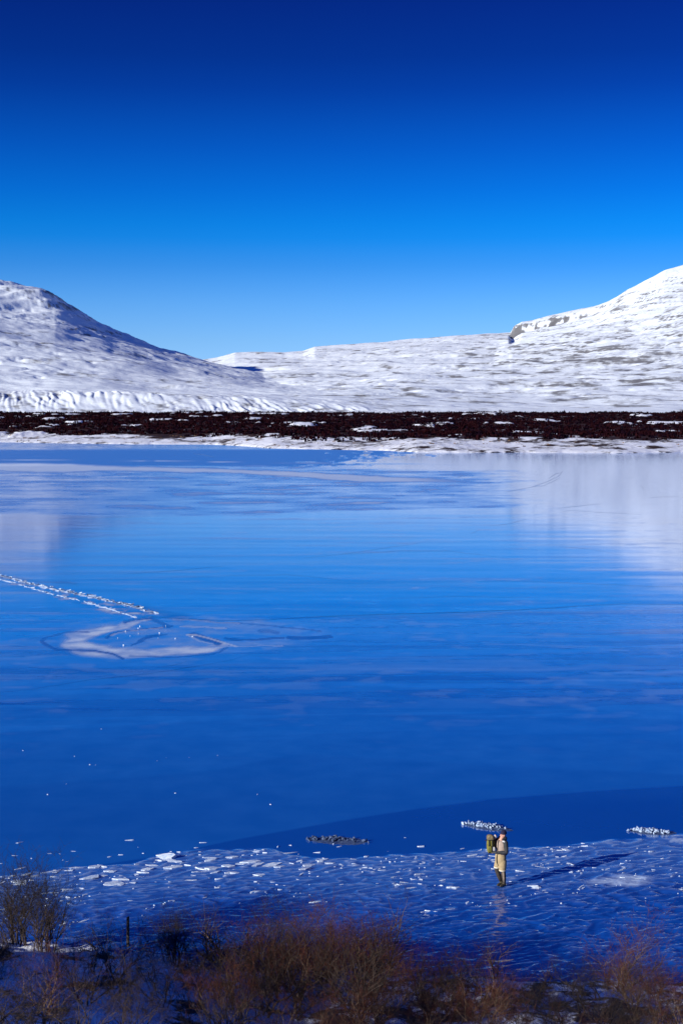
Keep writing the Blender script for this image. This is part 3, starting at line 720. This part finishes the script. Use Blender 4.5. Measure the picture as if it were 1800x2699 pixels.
# ------------------------------------------------------------------ near bank
BANK = [(-1500, 2440), (0, 2478), (100, 2486), (220, 2490), (330, 2508), (430, 2530), (560, 2560), (700, 2572), (900, 2580), (1200, 2588), (1500, 2585), (1800, 2590), (3500, 2600)]
bxy = np.array([G(a, b) for a, b in BANK])
def bank_line(x): return np.interp(x, bxy[:, 0], bxy[:, 1])
def bank_z(x, y):
    x = np.asarray(x, float); y = np.asarray(y, float)
    s = bank_line(x) + .9 * fbm(x / 3.1, x * 0 + 2.2, 3, 200) - y
    z = np.where(s > 0, .20 * np.minimum(s, 9) + (.345 + .03 * sstep(0, -14, x)) * np.clip(s - 9, 0, 30) - .05 * np.clip(s - 39, 0, 60), s * .5)
    z = z + sstep(0, 1.2, s) * (.18 + .30 * fbm(x / 3.0, y / 3.0, 4, 201) + .07 * fbm(x / .7, y / .7, 3, 202))
    z = z + 3.1 * np.exp(-(((x + 16.5) / 4.0)**2 + ((y - 28.5) / 4.2)**2))  # knoll added out of view on the left to shade the bank
    return np.maximum(z, -2)
gx = np.concatenate([np.linspace(-150, -13.2, 60), np.arange(-13, 13, .085), np.linspace(13.2, 110, 50)])
gy = np.concatenate([np.linspace(-75, 22, 50), np.arange(22.2, 46, .085)])
BX, BY = np.meshgrid(gx, gy)
BZ = bank_z(BX, BY)
bpx = px_of(BX, np.maximum(BY, 5), BZ)
brk = .30 + .34 * fbm(BX / 1.6, BY / 1.6, 4, 210) + .20 * sstep(500, 1100, bpx) + .05 * sstep(33, 28, BY)
tag(link('bank', mesh_np('bank', np.stack([BX, BY, BZ], -1).reshape(-1, 3), grid_faces(*BX.shape), True, {'rock': brk}), M['bank']),
    'snowy near bank with brown litter showing through', None, None, 'structure')

# ------------------------------------------------------------------ shrubs
def shrub_meshes(seed, h, stems, spread, fine, gnarl=.18, lean=0.0, open_=False):
    g = random.Random(seed); NP = np.random.default_rng(seed)
    stem_seg, twig_seg = [], []        # (p0, p1, r0, r1)
    tips = []
    def grow(p, d, L, r, depth, out):
        nseg = max(2, int(L / .16)); step = L / nseg; pts = [p]
        for i in range(nseg):
            d = (d + Vector((g.gauss(0, gnarl), g.gauss(0, gnarl), g.gauss(.03, gnarl * .6)))).normalized()
            q = p + d * step; r2 = r * (1 - .75 * (i + 1) / nseg) + .0012
            out.append((p.copy(), q.copy(), max(.0018, r * (1 - .75 * i / nseg)), max(.0014, r2)))
            if depth < 3 and i > 0 or depth >= 3:
                nb = (2 if depth == 0 else 1) if g.random() < (.75 if depth < 2 else .65) else 0
                for _ in range(nb):
                    if depth >= 3 or L < .12: break
                    a = g.uniform(0, 6.283); side = Vector((math.cos(a), math.sin(a), g.uniform(.0, .7))).normalized()
                    nd = (d * g.uniform(.55, .9) + side * g.uniform(.5, .9)).normalized()
                    grow(q, nd, L * g.uniform(.36, .6), max(.002, r2 * .62), depth + 1, twig_seg if depth >= 1 else out)
            p = q
        tips.append((p.copy(), d.copy()))
    bounds = []
    for s in range(stems):
        bounds.append(len(stem_seg))
        a = 2 * math.pi * (s + g.uniform(-.4, .4)) / stems; q = g.uniform(.25, 1) * spread
        d = Vector((math.cos(a) * q + lean, math.sin(a) * q, 1)).normalized()
        grow(Vector((math.cos(a) * .10 * g.random() * stems * .3, math.sin(a) * .10 * g.random() * stems * .3, -.12)), d, h * g.uniform(.65, 1.08), g.uniform(.012, .026) * (1.5 if open_ else 1) * (h / 1.6), 0, stem_seg)
    def tubes(segs, sides):
        if not segs: return np.zeros((0, 3)), np.zeros((0, 4), int)
        P0 = np.array([s[0] for s in segs]); P1 = np.array([s[1] for s in segs]); r0 = np.array([s[2] for s in segs]); r1 = np.array([s[3] for s in segs])
        D = P1 - P0; D /= np.linalg.norm(D, axis=1, keepdims=True) + 1e-9
        A = np.cross(D, np.array([.3, .7, .2])); A /= np.linalg.norm(A, axis=1, keepdims=True) + 1e-9; B = np.cross(D, A)
        V_ = []
        for k in range(sides):
            a = 2 * math.pi * k / sides
            V_.append(P0 + (A * math.cos(a) + B * math.sin(a)) * r0[:, None])
        for k in range(sides):
            a = 2 * math.pi * k / sides
            V_.append(P1 + (A * math.cos(a) + B * math.sin(a)) * r1[:, None])
        V_ = np.stack(V_, 1); n = len(segs)
        base = np.arange(n)[:, None] * (2 * sides)
        F_ = np.concatenate([base + np.array([[k, (k + 1) % sides, sides + (k + 1) % sides, sides + k]]) for k in range(sides)])
        return V_.reshape(-1, 3), F_
    # brush of hair-thin twigs at the tips
    cand = [(s[1], (s[1] - s[0]).normalized()) for s in twig_seg] + tips * 2
    for _ in range(fine):
        p, d = g.choice(cand)
        for k in range(2):
            nd = (d + Vector((g.gauss(0, .55), g.gauss(0, .55), g.gauss(.12, .4)))).normalized(); L = g.uniform(.08, .26)
            twig_seg.append((p.copy(), p + nd * L, .0030, .0012)); p = p + nd * L; d = nd
    bounds.append(len(stem_seg))
    parts = [tubes(stem_seg[a:b], 5) for a, b in zip(bounds[:-1], bounds[1:])] if open_ else [tubes(stem_seg, 5)]
    return parts, tubes(twig_seg, 3)
KINDS_ = {
    'low':    [shrub_meshes(21 + i, 1.05, 9, .95, 420, .27) for i in range(3)],
    'mid':    [shrub_meshes(41 + i, 1.55, 6, .65, 400, .26) for i in range(3)],
    'dense':  [shrub_meshes(61, 1.75, 16, .50, 1500, .13)],
    'gnarly': [shrub_meshes(71 + i, 1.7, 3, .35, 130, .30, .2 * (-1)**i, True) for i in range(3)],
    'sparse': [shrub_meshes(81, 1.7, 2, .22, 26, .16, .05, True)],
}
MESHC = {}
def shrub_proto(kind, i, mstem, mtwig):
    key = (kind, i, mstem, mtwig)
    if key not in MESHC:
        st, (tv, tf) = KINDS_[kind][i]; ms_ = []
        for sv, sf in st:
            a = mesh_np('stem', sv, sf, True); a.materials.append(M[mstem]); ms_.append(a)
        b = mesh_np('twigs', tv, tf, False); b.materials.append(M[mtwig])
        MESHC[key] = (ms_, b)
    return MESHC[key]
def shrub(x, y, kind, i, mstem, mtwig, label, group=None, sc=1.0, rz=None, tilt=0, name='shrub'):
    a, b = shrub_proto(kind, i, mstem, mtwig)
    t = empty(name, (x, y, float(bank_z(x, y)))); t.scale = (sc, sc, sc * random.uniform(.92, 1.08)) if rz is None else (sc,) * 3
    t.rotation_euler = (random.gauss(0, .06), tilt, random.uniform(0, 6.28) if rz is None else rz)
    for nm, me in [('stem' if len(a) > 1 else 'stems', q) for q in a] + [('twigs', b)]:
        o = bpy.data.objects.new(nm, me); C.objects.link(o); o.parent = t
    return tag(t, label, 'shrub', group)
def bank_hit(px, py):
    """where the ray of a photo pixel meets the bank"""
    v = (py - 1349.5) / F; u = (px - 900) / F
    t = np.arange(18, 62, .03)
    x, y, z = u * t, t * (cp - v * sp), CAM_H - t * (sp + v * cp)
    k = np.nonzero(z <= np.maximum(0, bank_z(x, y)))[0]
    if len(k): return float(x[k[0]]), float(y[k[0]])
    return G(px, py)
HERO = [  # px, py (foot), kind, variant, stem, twig, label, scale
    (45, 2492, 'dense', 0, 'bark_dark', 'twig_dark', 'dense near black shrub at the left edge of the bank', .95),
    (120, 2505, 'dense', 0, 'bark_dark', 'twig_dark', 'smaller dark shrub beside the dense black one at the left edge', .85),
    (585, 2535, 'gnarly', 0, 'bark', 'twig_brown', 'gnarled pale-barked willow leaning over the blue snow patch', 1.05),
    (740, 2560, 'gnarly', 1, 'bark', 'twig_brown', 'tall crooked willow with pale stem in the thicket by the rippled ice', 1.15),
    (865, 2590, 'mid', 0, 'bark', 'twig_red', 'reddish tall shrub at the middle of the thicket', 1.0),
    (1032, 2565, 'sparse', 0, 'bark', 'twig_brown', 'thin bare leaning sapling standing over the rippled ice', 1.10),
    (1305, 2580, 'gnarly', 2, 'bark', 'twig_brown', 'small pale forked branch below the reflection of the walker', .62),
    (1640, 2615, 'mid', 1, 'bark', 'twig_red', 'rust-red bushy shrub standing tallest at the right of the thicket', .95),
    (460, 2540, 'dense', 0, 'bark_dark', 'twig_dark', 'dark round shrub on the waterline below the fence post', .62),
    (1290, 2645, 'gnarly', 1, 'bark', 'twig_red', 'pale crooked stem rising from the brown brush at bottom', .75),
]
for (px, py, kd, i, ms, mt, lab, sc) in HERO:
    x, y = bank_hit(px, py); shrub(x, y, kd, i, ms, mt, lab, None, sc, random.uniform(0, 6.28) if kd != 'sparse' else .0, .12 if kd == 'sparse' else 0)
TYPES = {'l': ('bark_dark', 'twig_brown', 'bare grey-brown willow shrub on the blue shaded snow', 'grey-brown shrubs on the left of the bank'),
         'c': ('bark', 'twig_red', 'bare reddish shrub in the thick brush along the bottom', 'reddish shrubs along the bank'),
         'd': ('bark_dark', 'twig_dark', 'dark bare shrub along the waterline of the bank', 'dark shrubs along the waterline')}
placed = []; field = []
def scatter(n, x0, x1, y0, y1, wts, kinds, smin, smax, mind):
    k = 0; tries = 0
    while k < n and tries < n * 60:
        tries += 1
        px, py = random.uniform(x0, x1), random.uniform(y0, y1); x, y = bank_hit(px, py)
        if any((x - a)**2 + (y - b)**2 < mind**2 for a, b in placed): continue
        placed.append((x, y)); k += 1
        ty = random.choices('lcd', wts)[0]; ms, mt, lab, grp = TYPES[ty]; kd = random.choice(kinds)
        field.append((y, x, ty, kd, shrub(x, y, kd, random.randrange(len(KINDS_[kd])), ms, mt, lab, grp, random.uniform(smin, smax))))
scatter(15, -60, 900, 2500, 2580, (5, 0, 4), ('mid', 'low', 'gnarly'), .4, .8, .75)
scatter(21, -60, 560, 2580, 2790, (6, 2, 3), ('low', 'low', 'mid', 'gnarly'), .45, .95, .75)
scatter(36, 540, 1000, 2575, 2800, (2, 5, 3), ('mid', 'low', 'gnarly'), .5, 1.05, .6)
scatter(72, 900, 1880, 2600, 2800, (2, 5, 4), ('low', 'low', 'mid', 'gnarly'), .38, .80, .45)
scatter(12, 640, 1000, 2545, 2600, (3, 3, 2), ('mid', 'gnarly'), .6, 1.1, .7)

# say which is which: rows from the waterline down to the bottom edge, counted from the left
ORD = ['first', 'second', 'third'] + [f'{k}th' for k in range(4, 21)] + ['21st', '22nd', '23rd'] + [f'{k}th' for k in range(24, 31)] + ['31st', '32nd', '33rd'] + [f'{k}th' for k in range(34, 41)]
ROWS = ['waterline row', 'second row from the water', 'third row from the water', 'middle row of the bank', 'third row from the bottom edge', 'second row from the bottom edge', 'row along the bottom edge']
field.sort(key=lambda q: -q[0]); per = math.ceil(len(field) / len(ROWS))
for r_ in range(len(ROWS)):
    row = sorted(field[r_ * per:(r_ + 1) * per], key=lambda q: q[1])
    for k, q in enumerate(row):
        q[4]['label'] = f"{dict(l='grey-brown', c='reddish', d='dark')[q[2]]} {dict(low='low spreading', mid='upright', gnarly='gnarled')[q[3]]} shrub, {ORD[k]} from left in the {ROWS[r_]}"

# old fence post at the water's edge
x, y = bank_hit(338, 2497)
bm = bmesh.new()
bmesh.ops.create_cone(bm, cap_ends=True, segments=10, radius1=.050, radius2=.042, depth=1.35)
for v in bm.verts:
    v.co.z += .50; v.co.x += .03 * v.co.z * v.co.z * .2
    if v.co.z > 1: v.co.z += .02 * v.co.x / .04
me = bpy.data.meshes.new('fence_post'); bm.to_mesh(me); bm.free()
o = link('fence_post', me, M['post']); o.location = (x, y, float(bank_z(x, y)))
tag(o, 'old dark wooden fence post standing upright at the waterline', 'post')

# ------------------------------------------------------------------ the walker on the ice
FX, FY = G(1322, 2336)
FZ = lake_h(FX, FY)
Lv = Vector((.62, -.78, 0)); Fv = Vector((-.78, -.62, 0)); UP = Vector((0, 0, 1))      # his left, his front
def ring(bm, c, rl, rf, n=20, tw=0, ax=None):
    a_, b_ = (Lv, Fv) if ax is None else ax
    return [bm.verts.new(Vector(c) + a_ * (rl * math.cos(2 * math.pi * k / n + tw)) + b_ * (rf * math.sin(2 * math.pi * k / n + tw))) for k in range(n)]
def loft(bm, rings, cap=True):
    for a, b in zip(rings[:-1], rings[1:]):
        n = len(a)
        for k in range(n): bm.faces.new((a[k], a[(k + 1) % n], b[(k + 1) % n], b[k]))
    if cap: bm.faces.new(rings[0][::-1]); bm.faces.new(rings[-1])
def tube(bm, pts, rad, n=14, sq=1.0):
    P = [Vector(p) for p in pts]; rs = []
    for i, p in enumerate(P):
        d = (P[min(i + 1, len(P) - 1)] - P[max(i - 1, 0)]).normalized()
        if i == 0: a = d.cross(Vector((.31, .2, .93)) if abs(d.z) < .8 else Vector((.1, .99, .05))).normalized()
        else: a = (a - d * a.dot(d)).normalized()
        b = d.cross(a).normalized()
        rs.append(ring(bm, p, rad[i], rad[i] * sq, n, 0, (a, b)))
    loft(bm, rs)
def ball(bm, c, r, seg=16):
    m = Matrix.Translation(c) @ Matrix(((Lv.x * r[0], Fv.x * r[1], 0, 0), (Lv.y * r[0], Fv.y * r[1], 0, 0), (0, 0, r[2], 0), (0, 0, 0, 1)))
    bmesh.ops.create_uvsphere(bm, u_segments=seg, v_segments=seg // 2 + 2, radius=1, matrix=m)
def finish(name, bm, mat, parent, remesh=None, smooth=True, sub=0):
    bmesh.ops.recalc_face_normals(bm, faces=bm.faces)
    me = bpy.data.meshes.new(name); bm.to_mesh(me); bm.free()
    if smooth: me.polygons.foreach_set('use_smooth', [True] * len(me.polygons))
    o = bpy.data.objects.new(name, me); C.objects.link(o)
    if remesh or sub:
        if remesh:
            md = o.modifiers.new('r', 'REMESH'); md.mode = 'VOXEL'; md.voxel_size = remesh; md.use_smooth_shade = True
            ms = o.modifiers.new('s', 'SMOOTH'); ms.factor = .5; ms.iterations = 3
        if sub:
            ms = o.modifiers.new('u', 'SUBSURF'); ms.levels = sub; ms.render_levels = sub
        dg = bpy.context.evaluated_depsgraph_get(); me2 = bpy.data.meshes.new_from_object(o.evaluated_get(dg)); o.modifiers.clear(); o.data = me2; me2.name = name; me = me2
    me.materials.clear(); me.materials.append(mat)
    o.parent = parent
    return o
person = empty('person', (FX, FY, FZ))
tag(person, 'person in navy beanie, dark jacket and tan trousers holding a backpack on the ice', 'person')
CH = Vector((-.03, 0, 0))
SHL, SHR = CH + Lv * .20 + UP * 1.47, CH - Lv * .20 + UP * 1.47
ELL = Vector((.115, -.25, 1.18)); WRL = Vector((-.18, -.24, 1.16)); HNL = Vector((-.27, -.17, 1.155))
ELR = Vector((-.285, .14, 1.30)); WRR = Vector((-.265, .06, 1.55)); HNR = Vector((-.225, .01, 1.64))
HD = Vector((.03, -.01, 1.69))
HF = Vector((-.93, -.36, 0)); HL = Vector((.36, -.93, 0))                              # the head looks further to the left
# body: one continuous surface
bm = bmesh.new()
loft(bm, [ring(bm, CH + UP * z, a, b) for z, a, b in ((.86, .16, .11), (.95, .175, .125), (1.05, .165, .115), (1.15, .155, .105), (1.28, .17, .115), (1.40, .185, .12), (1.48, .17, .10), (1.54, .08, .075))])
tube(bm, [CH + UP * 1.46, CH + UP * 1.56, HD + UP * -.06], [.075, .062, .058])
for sh_, e_, wr_, hn_ in ((SHL, ELL, WRL, HNL), (SHR, ELR, WRR, HNR)):
    tube(bm, [sh_, sh_.lerp(e_, .5), e_, e_.lerp(wr_, .4), wr_], [.054, .048, .042, .040, .030])
    dirv = (hn_ - wr_).normalized(); side = dirv.cross(UP if abs(dirv.z) < .8 else Fv).normalized(); nrm = dirv.cross(side)
    tube(bm, [wr_, wr_ + dirv * .04, hn_], [.030, .040, .038], 12, .55)
    for k, Lf in enumerate((.070, .082, .078, .062)):
        o_ = hn_ + side * (.030 - .020 * k); curl = nrm if hn_ is HNL else -nrm
        tube(bm, [o_ - dirv * .02, o_ + dirv * Lf * .45, o_ + dirv * Lf * .75 + curl * .02, o_ + dirv * Lf * .8 + curl * .045], [.011, .010, .0095, .008], 8)
    th0 = wr_ + dirv * .03 + side * .030
    tube(bm, [th0, th0 + side * .03 + dirv * .02, th0 + side * .038 + dirv * .055], [.013, .0115, .009], 8)
LEG_R = [CH - Lv * .09 + UP * .90, Vector((-.165, .02, .52)), Vector((-.09, .02, .30)), Vector((-.02, .03, .09))]
LEG_L = [CH + Lv * .09 + UP * .90, Vector((.025, -.10, .50)), Vector((.05, -.09, .30)), Vector((.06, -.07, .09))]
for lg in (LEG_R, LEG_L):
    tube(bm, lg, [.088, .062, .058, .042]); tube(bm, [lg[3] + UP * -.03 - Fv * .05, lg[3] + UP * -.05 + Fv * .06, lg[3] + UP * -.06 + Fv * .15], [.038, .036, .026])
hm = Matrix.Translation(HD)
def hp(l, f, u): return HD + HL * l + HF * f + UP * u
rs = []
for z, a, b, off in ((-.125, .030, .040, .045), (-.11, .048, .062, .03), (-.07, .062, .082, .012), (-.02, .070, .092, .002), (.04, .075, .098, -.004), (.09, .066, .086, -.008), (.118, .040, .05, -.01), (.128, .015, .02, -.01)):
    rs.append(ring(bm, hp(0, off, z), a, b, 20, 0, (HL, HF)))
loft(bm, rs)
tube(bm, [hp(0, .088, .018), hp(0, .104, -.010), hp(0, .118, -.030), hp(0, .098, -.042)], [.010, .012, .015, .012], 8)          # nose
tube(bm, [hp(-.022, .085, -.068), hp(0, .098, -.066), hp(.022, .085, -.068)], [.007, .010, .007], 8)                               # lips
tube(bm, [hp(-.045, .082, .028), hp(0, .097, .030), hp(.045, .082, .028)], [.008, .009, .008], 8)                                   # brow
for s_ in (-1, 1): ball(bm, hp(s_ * .074, -.005, -.012), (.012, .02, .032), 8)                                                    # ears
body = finish('body', bm, M['skin'], person, .0085)
bm = bmesh.new()
for s_ in (-1, 1): bmesh.ops.create_uvsphere(bm, u_segments=8, v_segments=6, radius=.011, matrix=Matrix.Translation(hp(s_ * .030, .083, .005)))
finish('eyes', bm, M['black'], person)
# beanie
bm = bmesh.new()
loft(bm, [ring(bm, hp(0, o_, z), a, b, 22, 0, (HL, HF)) for z, a, b, o_ in ((.022, .084, .108, -.010), (.03, .090, .114, -.010), (.062, .090, .114, -.012), (.068, .084, .108, -.012), (.11, .076, .096, -.018), (.145, .052, .064, -.024), (.158, .022, .026, -.026))])
finish('beanie', bm, M['navy'], person, sub=1)
# vest
bm = bmesh.new()
loft(bm, [ring(bm, CH + UP * z, a, b, 24) for z, a, b in ((1.04, .205, .155), (1.07, .20, .155), (1.13, .195, .150), (1.28, .205, .155), (1.40, .212, .150), (1.48, .185, .125), (1.535, .105, .098))])
vest = finish('vest', bm, M['taupe'], person, sub=1)
bm = bmesh.new()
tube(bm, [CH + Fv * .160 + UP * 1.06, CH + Fv * .158 + UP * 1.28, CH + Fv * .152 + UP * 1.40, CH + Fv * .120 + UP * 1.53], [.013, .013, .014, .016], 6)
finish('zip', bm, M['jacket'], vest)
# jacket sleeves and back
bm = bmesh.new()
loft(bm, [ring(bm, CH - Fv * .045 + UP * z, a, b, 22) for z, a, b in ((1.03, .200, .135), (1.15, .198, .135), (1.30, .212, .135), (1.42, .225, .130), (1.50, .195, .115), (1.545, .11, .09))])
for sh_, e_, wr_ in ((SHL, ELL, WRL), (SHR, ELR, WRR)):
    tube(bm, [sh_.lerp(CH + UP * 1.46, .35), sh_, sh_.lerp(e_, .5), e_, e_.lerp(wr_, .45), wr_], [.085, .084, .078, .072, .064, .050])
jk = finish('jacket', bm, M['jacket'], person, .013)
bm = bmesh.new()
tube(bm, [CH + Lv * .10 + Fv * .06 + UP * 1.55, CH + Lv * .12 - Fv * .06 + UP * 1.57, CH - Fv * .13 + UP * 1.585, CH - Lv * .12 - Fv * .06 + UP * 1.57, CH - Lv * .10 + Fv * .06 + UP * 1.54], [.035, .055, .085, .055, .035])
tube(bm, [CH - Fv * .10 + UP * 1.62, CH - Fv * .15 + UP * 1.54, CH - Fv * .16 + UP * 1.42], [.060, .095, .06], 14)
finish('hood', bm, M['jacket'], jk, .014)
bm = bmesh.new(); ball(bm, SHL + Fv * .055 + UP * .045 - Lv * .03, (.070, .040, .030), 12)
finish('shoulder_patch', bm, M['grey'], jk)
bm = bmesh.new(); ball(bm, HNR - UP * .01, (.050, .045, .065), 14); tube(bm, [WRR, HNR], [.048, .050], 12)
finish('glove', bm, M['grey'], person)
bm = bmesh.new(); tube(bm, [WRL - Vector((-.02, 0, 0)), WRL.lerp(HNL, .5), HNL, HNL + Vector((-.07, .05, -.02))], [.046, .052, .050, .030], 12, .8)
finish('glove', bm, M['jacket'], person)
# trousers: baggy tan, rolled with pale hems
bm = bmesh.new()
loft(bm, [ring(bm, CH * 1.6 + UP * z, a, b, 24) for z, a, b in ((.72, .165, .135), (.80, .195, .155), (.92, .205, .165), (1.02, .195, .155), (1.10, .185, .145))])
kR = [CH - Lv * .095 + UP * .86, Vector((-.135, .04, .72)), Vector((-.165, .03, .595))]
kL = [CH + Lv * .085 + UP * .86, Vector((.015, -.09, .70)), Vector((.005, -.10, .535))]
tube(bm, kR, [.115, .112, .100], 16); tube(bm, kL, [.125, .125, .115], 16)
tr = finish('trousers', bm, M['tan'], person, .013)
for k_, r_ in ((kR, .103), (kL, .118)):
    bm = bmesh.new(); tube(bm, [k_[2] + UP * .022, k_[2] - UP * .012], [r_, r_], 16); finish('hem', bm, M['hem'], tr)
bm = bmesh.new(); tube(bm, [CH * 1.6 + Fv * .150 + UP * 1.06, CH * 1.6 + Fv * .175 + UP * .95, CH * 1.6 + Fv * .165 + UP * .80, CH * 1.6 + Fv * .10 + UP * .68], [.014, .02, .02, .012], 8); finish('fly', bm, M['legging'], tr)
for lg in (LEG_R, LEG_L):
    bm = bmesh.new(); tube(bm, [lg[0].lerp(lg[1], .6), lg[1], lg[2], lg[3] + UP * .05], [.085, .080, .076, .062], 14); finish('legging', bm, M['legging'], person)
bm = bmesh.new(); tube(bm, [LEG_L[1] + Vector((.0, -.055, 0)), LEG_L[2] + Vector((.0, -.055, 0)), LEG_L[3] + Vector((.0, -.042, .06))], [.042, .040, .034], 10); finish('lit_gaiter', bm, M['lit_gaiter'], person)  # pale strip along one leg, painting in the gaiter's lit side
for lg in (LEG_R, LEG_L):
    bm = bmesh.new(); a = lg[3]
    tube(bm, [a + UP * .10, a + UP * .02, a - UP * .055 - Fv * .02], [.064, .062, .056], 14)
    tube(bm, [a - UP * .045 - Fv * .07, a - UP * .040 + Fv * .03, a - UP * .050 + Fv * .11, a - UP * .060 + Fv * .18], [.040, .050, .046, .032], 14)
    for v in bm.verts: v.co.z = max(v.co.z, .0)
    bt = finish('boot', bm, M['boot'], person, .010)

# the backpack he is holding
pk = empty('backpack', (FX - .385, FY + .0, FZ + 1.08))
tag(pk, 'tall olive backpack with mottled lid held against the walker', 'backpack')
def prism(bm, secs, n=20):
    """stack of rounded-rectangle sections (z, half width, half depth, ox)"""
    rs_ = []
    for z, a, b, ox in secs:
        vv = []
        for k in range(n):
            t = 2 * math.pi * k / n; c, s = math.cos(t), math.sin(t)
            vv.append(bm.verts.new((ox + a * math.copysign(abs(c)**.55, c), b * math.copysign(abs(s)**.55, s), z)))
        rs_.append(vv)
    loft(bm, rs_)
bm = bmesh.new(); prism(bm, [(0, .075, .07, .02), (.03, .115, .10, .015), (.15, .130, .115, .005), (.32, .130, .115, .0), (.44, .118, .105, .0), (.47, .10, .09, .0)])
finish('pack_body', bm, M['olive'], pk, sub=1)
bm = bmesh.new(); prism(bm, [(.455, .115, .105, .0), (.47, .128, .118, .0), (.54, .125, .115, -.005), (.59, .105, .10, -.01), (.62, .05, .05, -.01)])
lid = finish('pack_lid', bm, M['camo'], pk, sub=1)
bm = bmesh.new(); prism(bm, [(.445, .122, .112, 0), (.462, .122, .112, 0)]); finish('lid_strap', bm, M['black'], lid)
bm = bmesh.new(); prism(bm, [(.07, .055, .03, 0), (.09, .07, .045, 0), (.24, .07, .045, 0), (.27, .045, .025, 0)])
for v in bm.verts: v.co.y -= .115; v.co.x -= .03
finish('side_pocket', bm, M['olive'], pk, sub=1)
for ox in (-.055, .045):
    bm = bmesh.new(); tube(bm, [(ox, -.118, .46), (ox + .005, -.130, .30), (ox, -.130, .12), (ox + .01, -.10, .02)], [.012, .013, .013, .011], 6); finish('strap', bm, M['black'], pk)
bm = bmesh.new(); prism(bm, [(.10, .05, .012, 0), (.13, .062, .018, 0), (.22, .058, .018, 0), (.24, .04, .01, 0)])
for v in bm.verts: v.co.y -= .112; v.co.x += .085
finish('pale_pocket', bm, M['grey'], pk, sub=1)
bm = bmesh.new(); tube(bm, [(.10, -.03, .46), (.145, -.02, .40), (.155, -.02, .22), (.13, -.02, .03)], [.02, .03, .03, .02], 8); finish('shoulder_strap', bm, M['black'], pk)
bm = bmesh.new(); tube(bm, [(-.07, -.09, .03), (-.085, -.10, -.04), (-.075, -.09, -.10), (-.095, -.09, -.15)], [.008, .007, .007, .006], 6); finish('dangling_strap', bm, M['black'], pk)
bm = bmesh.new(); tube(bm, [(-.12, -.02, .44), (-.16, -.04, .435), (-.185, -.03, .43)], [.012, .012, .009], 6); finish('buckle', bm, M['black'], pk)
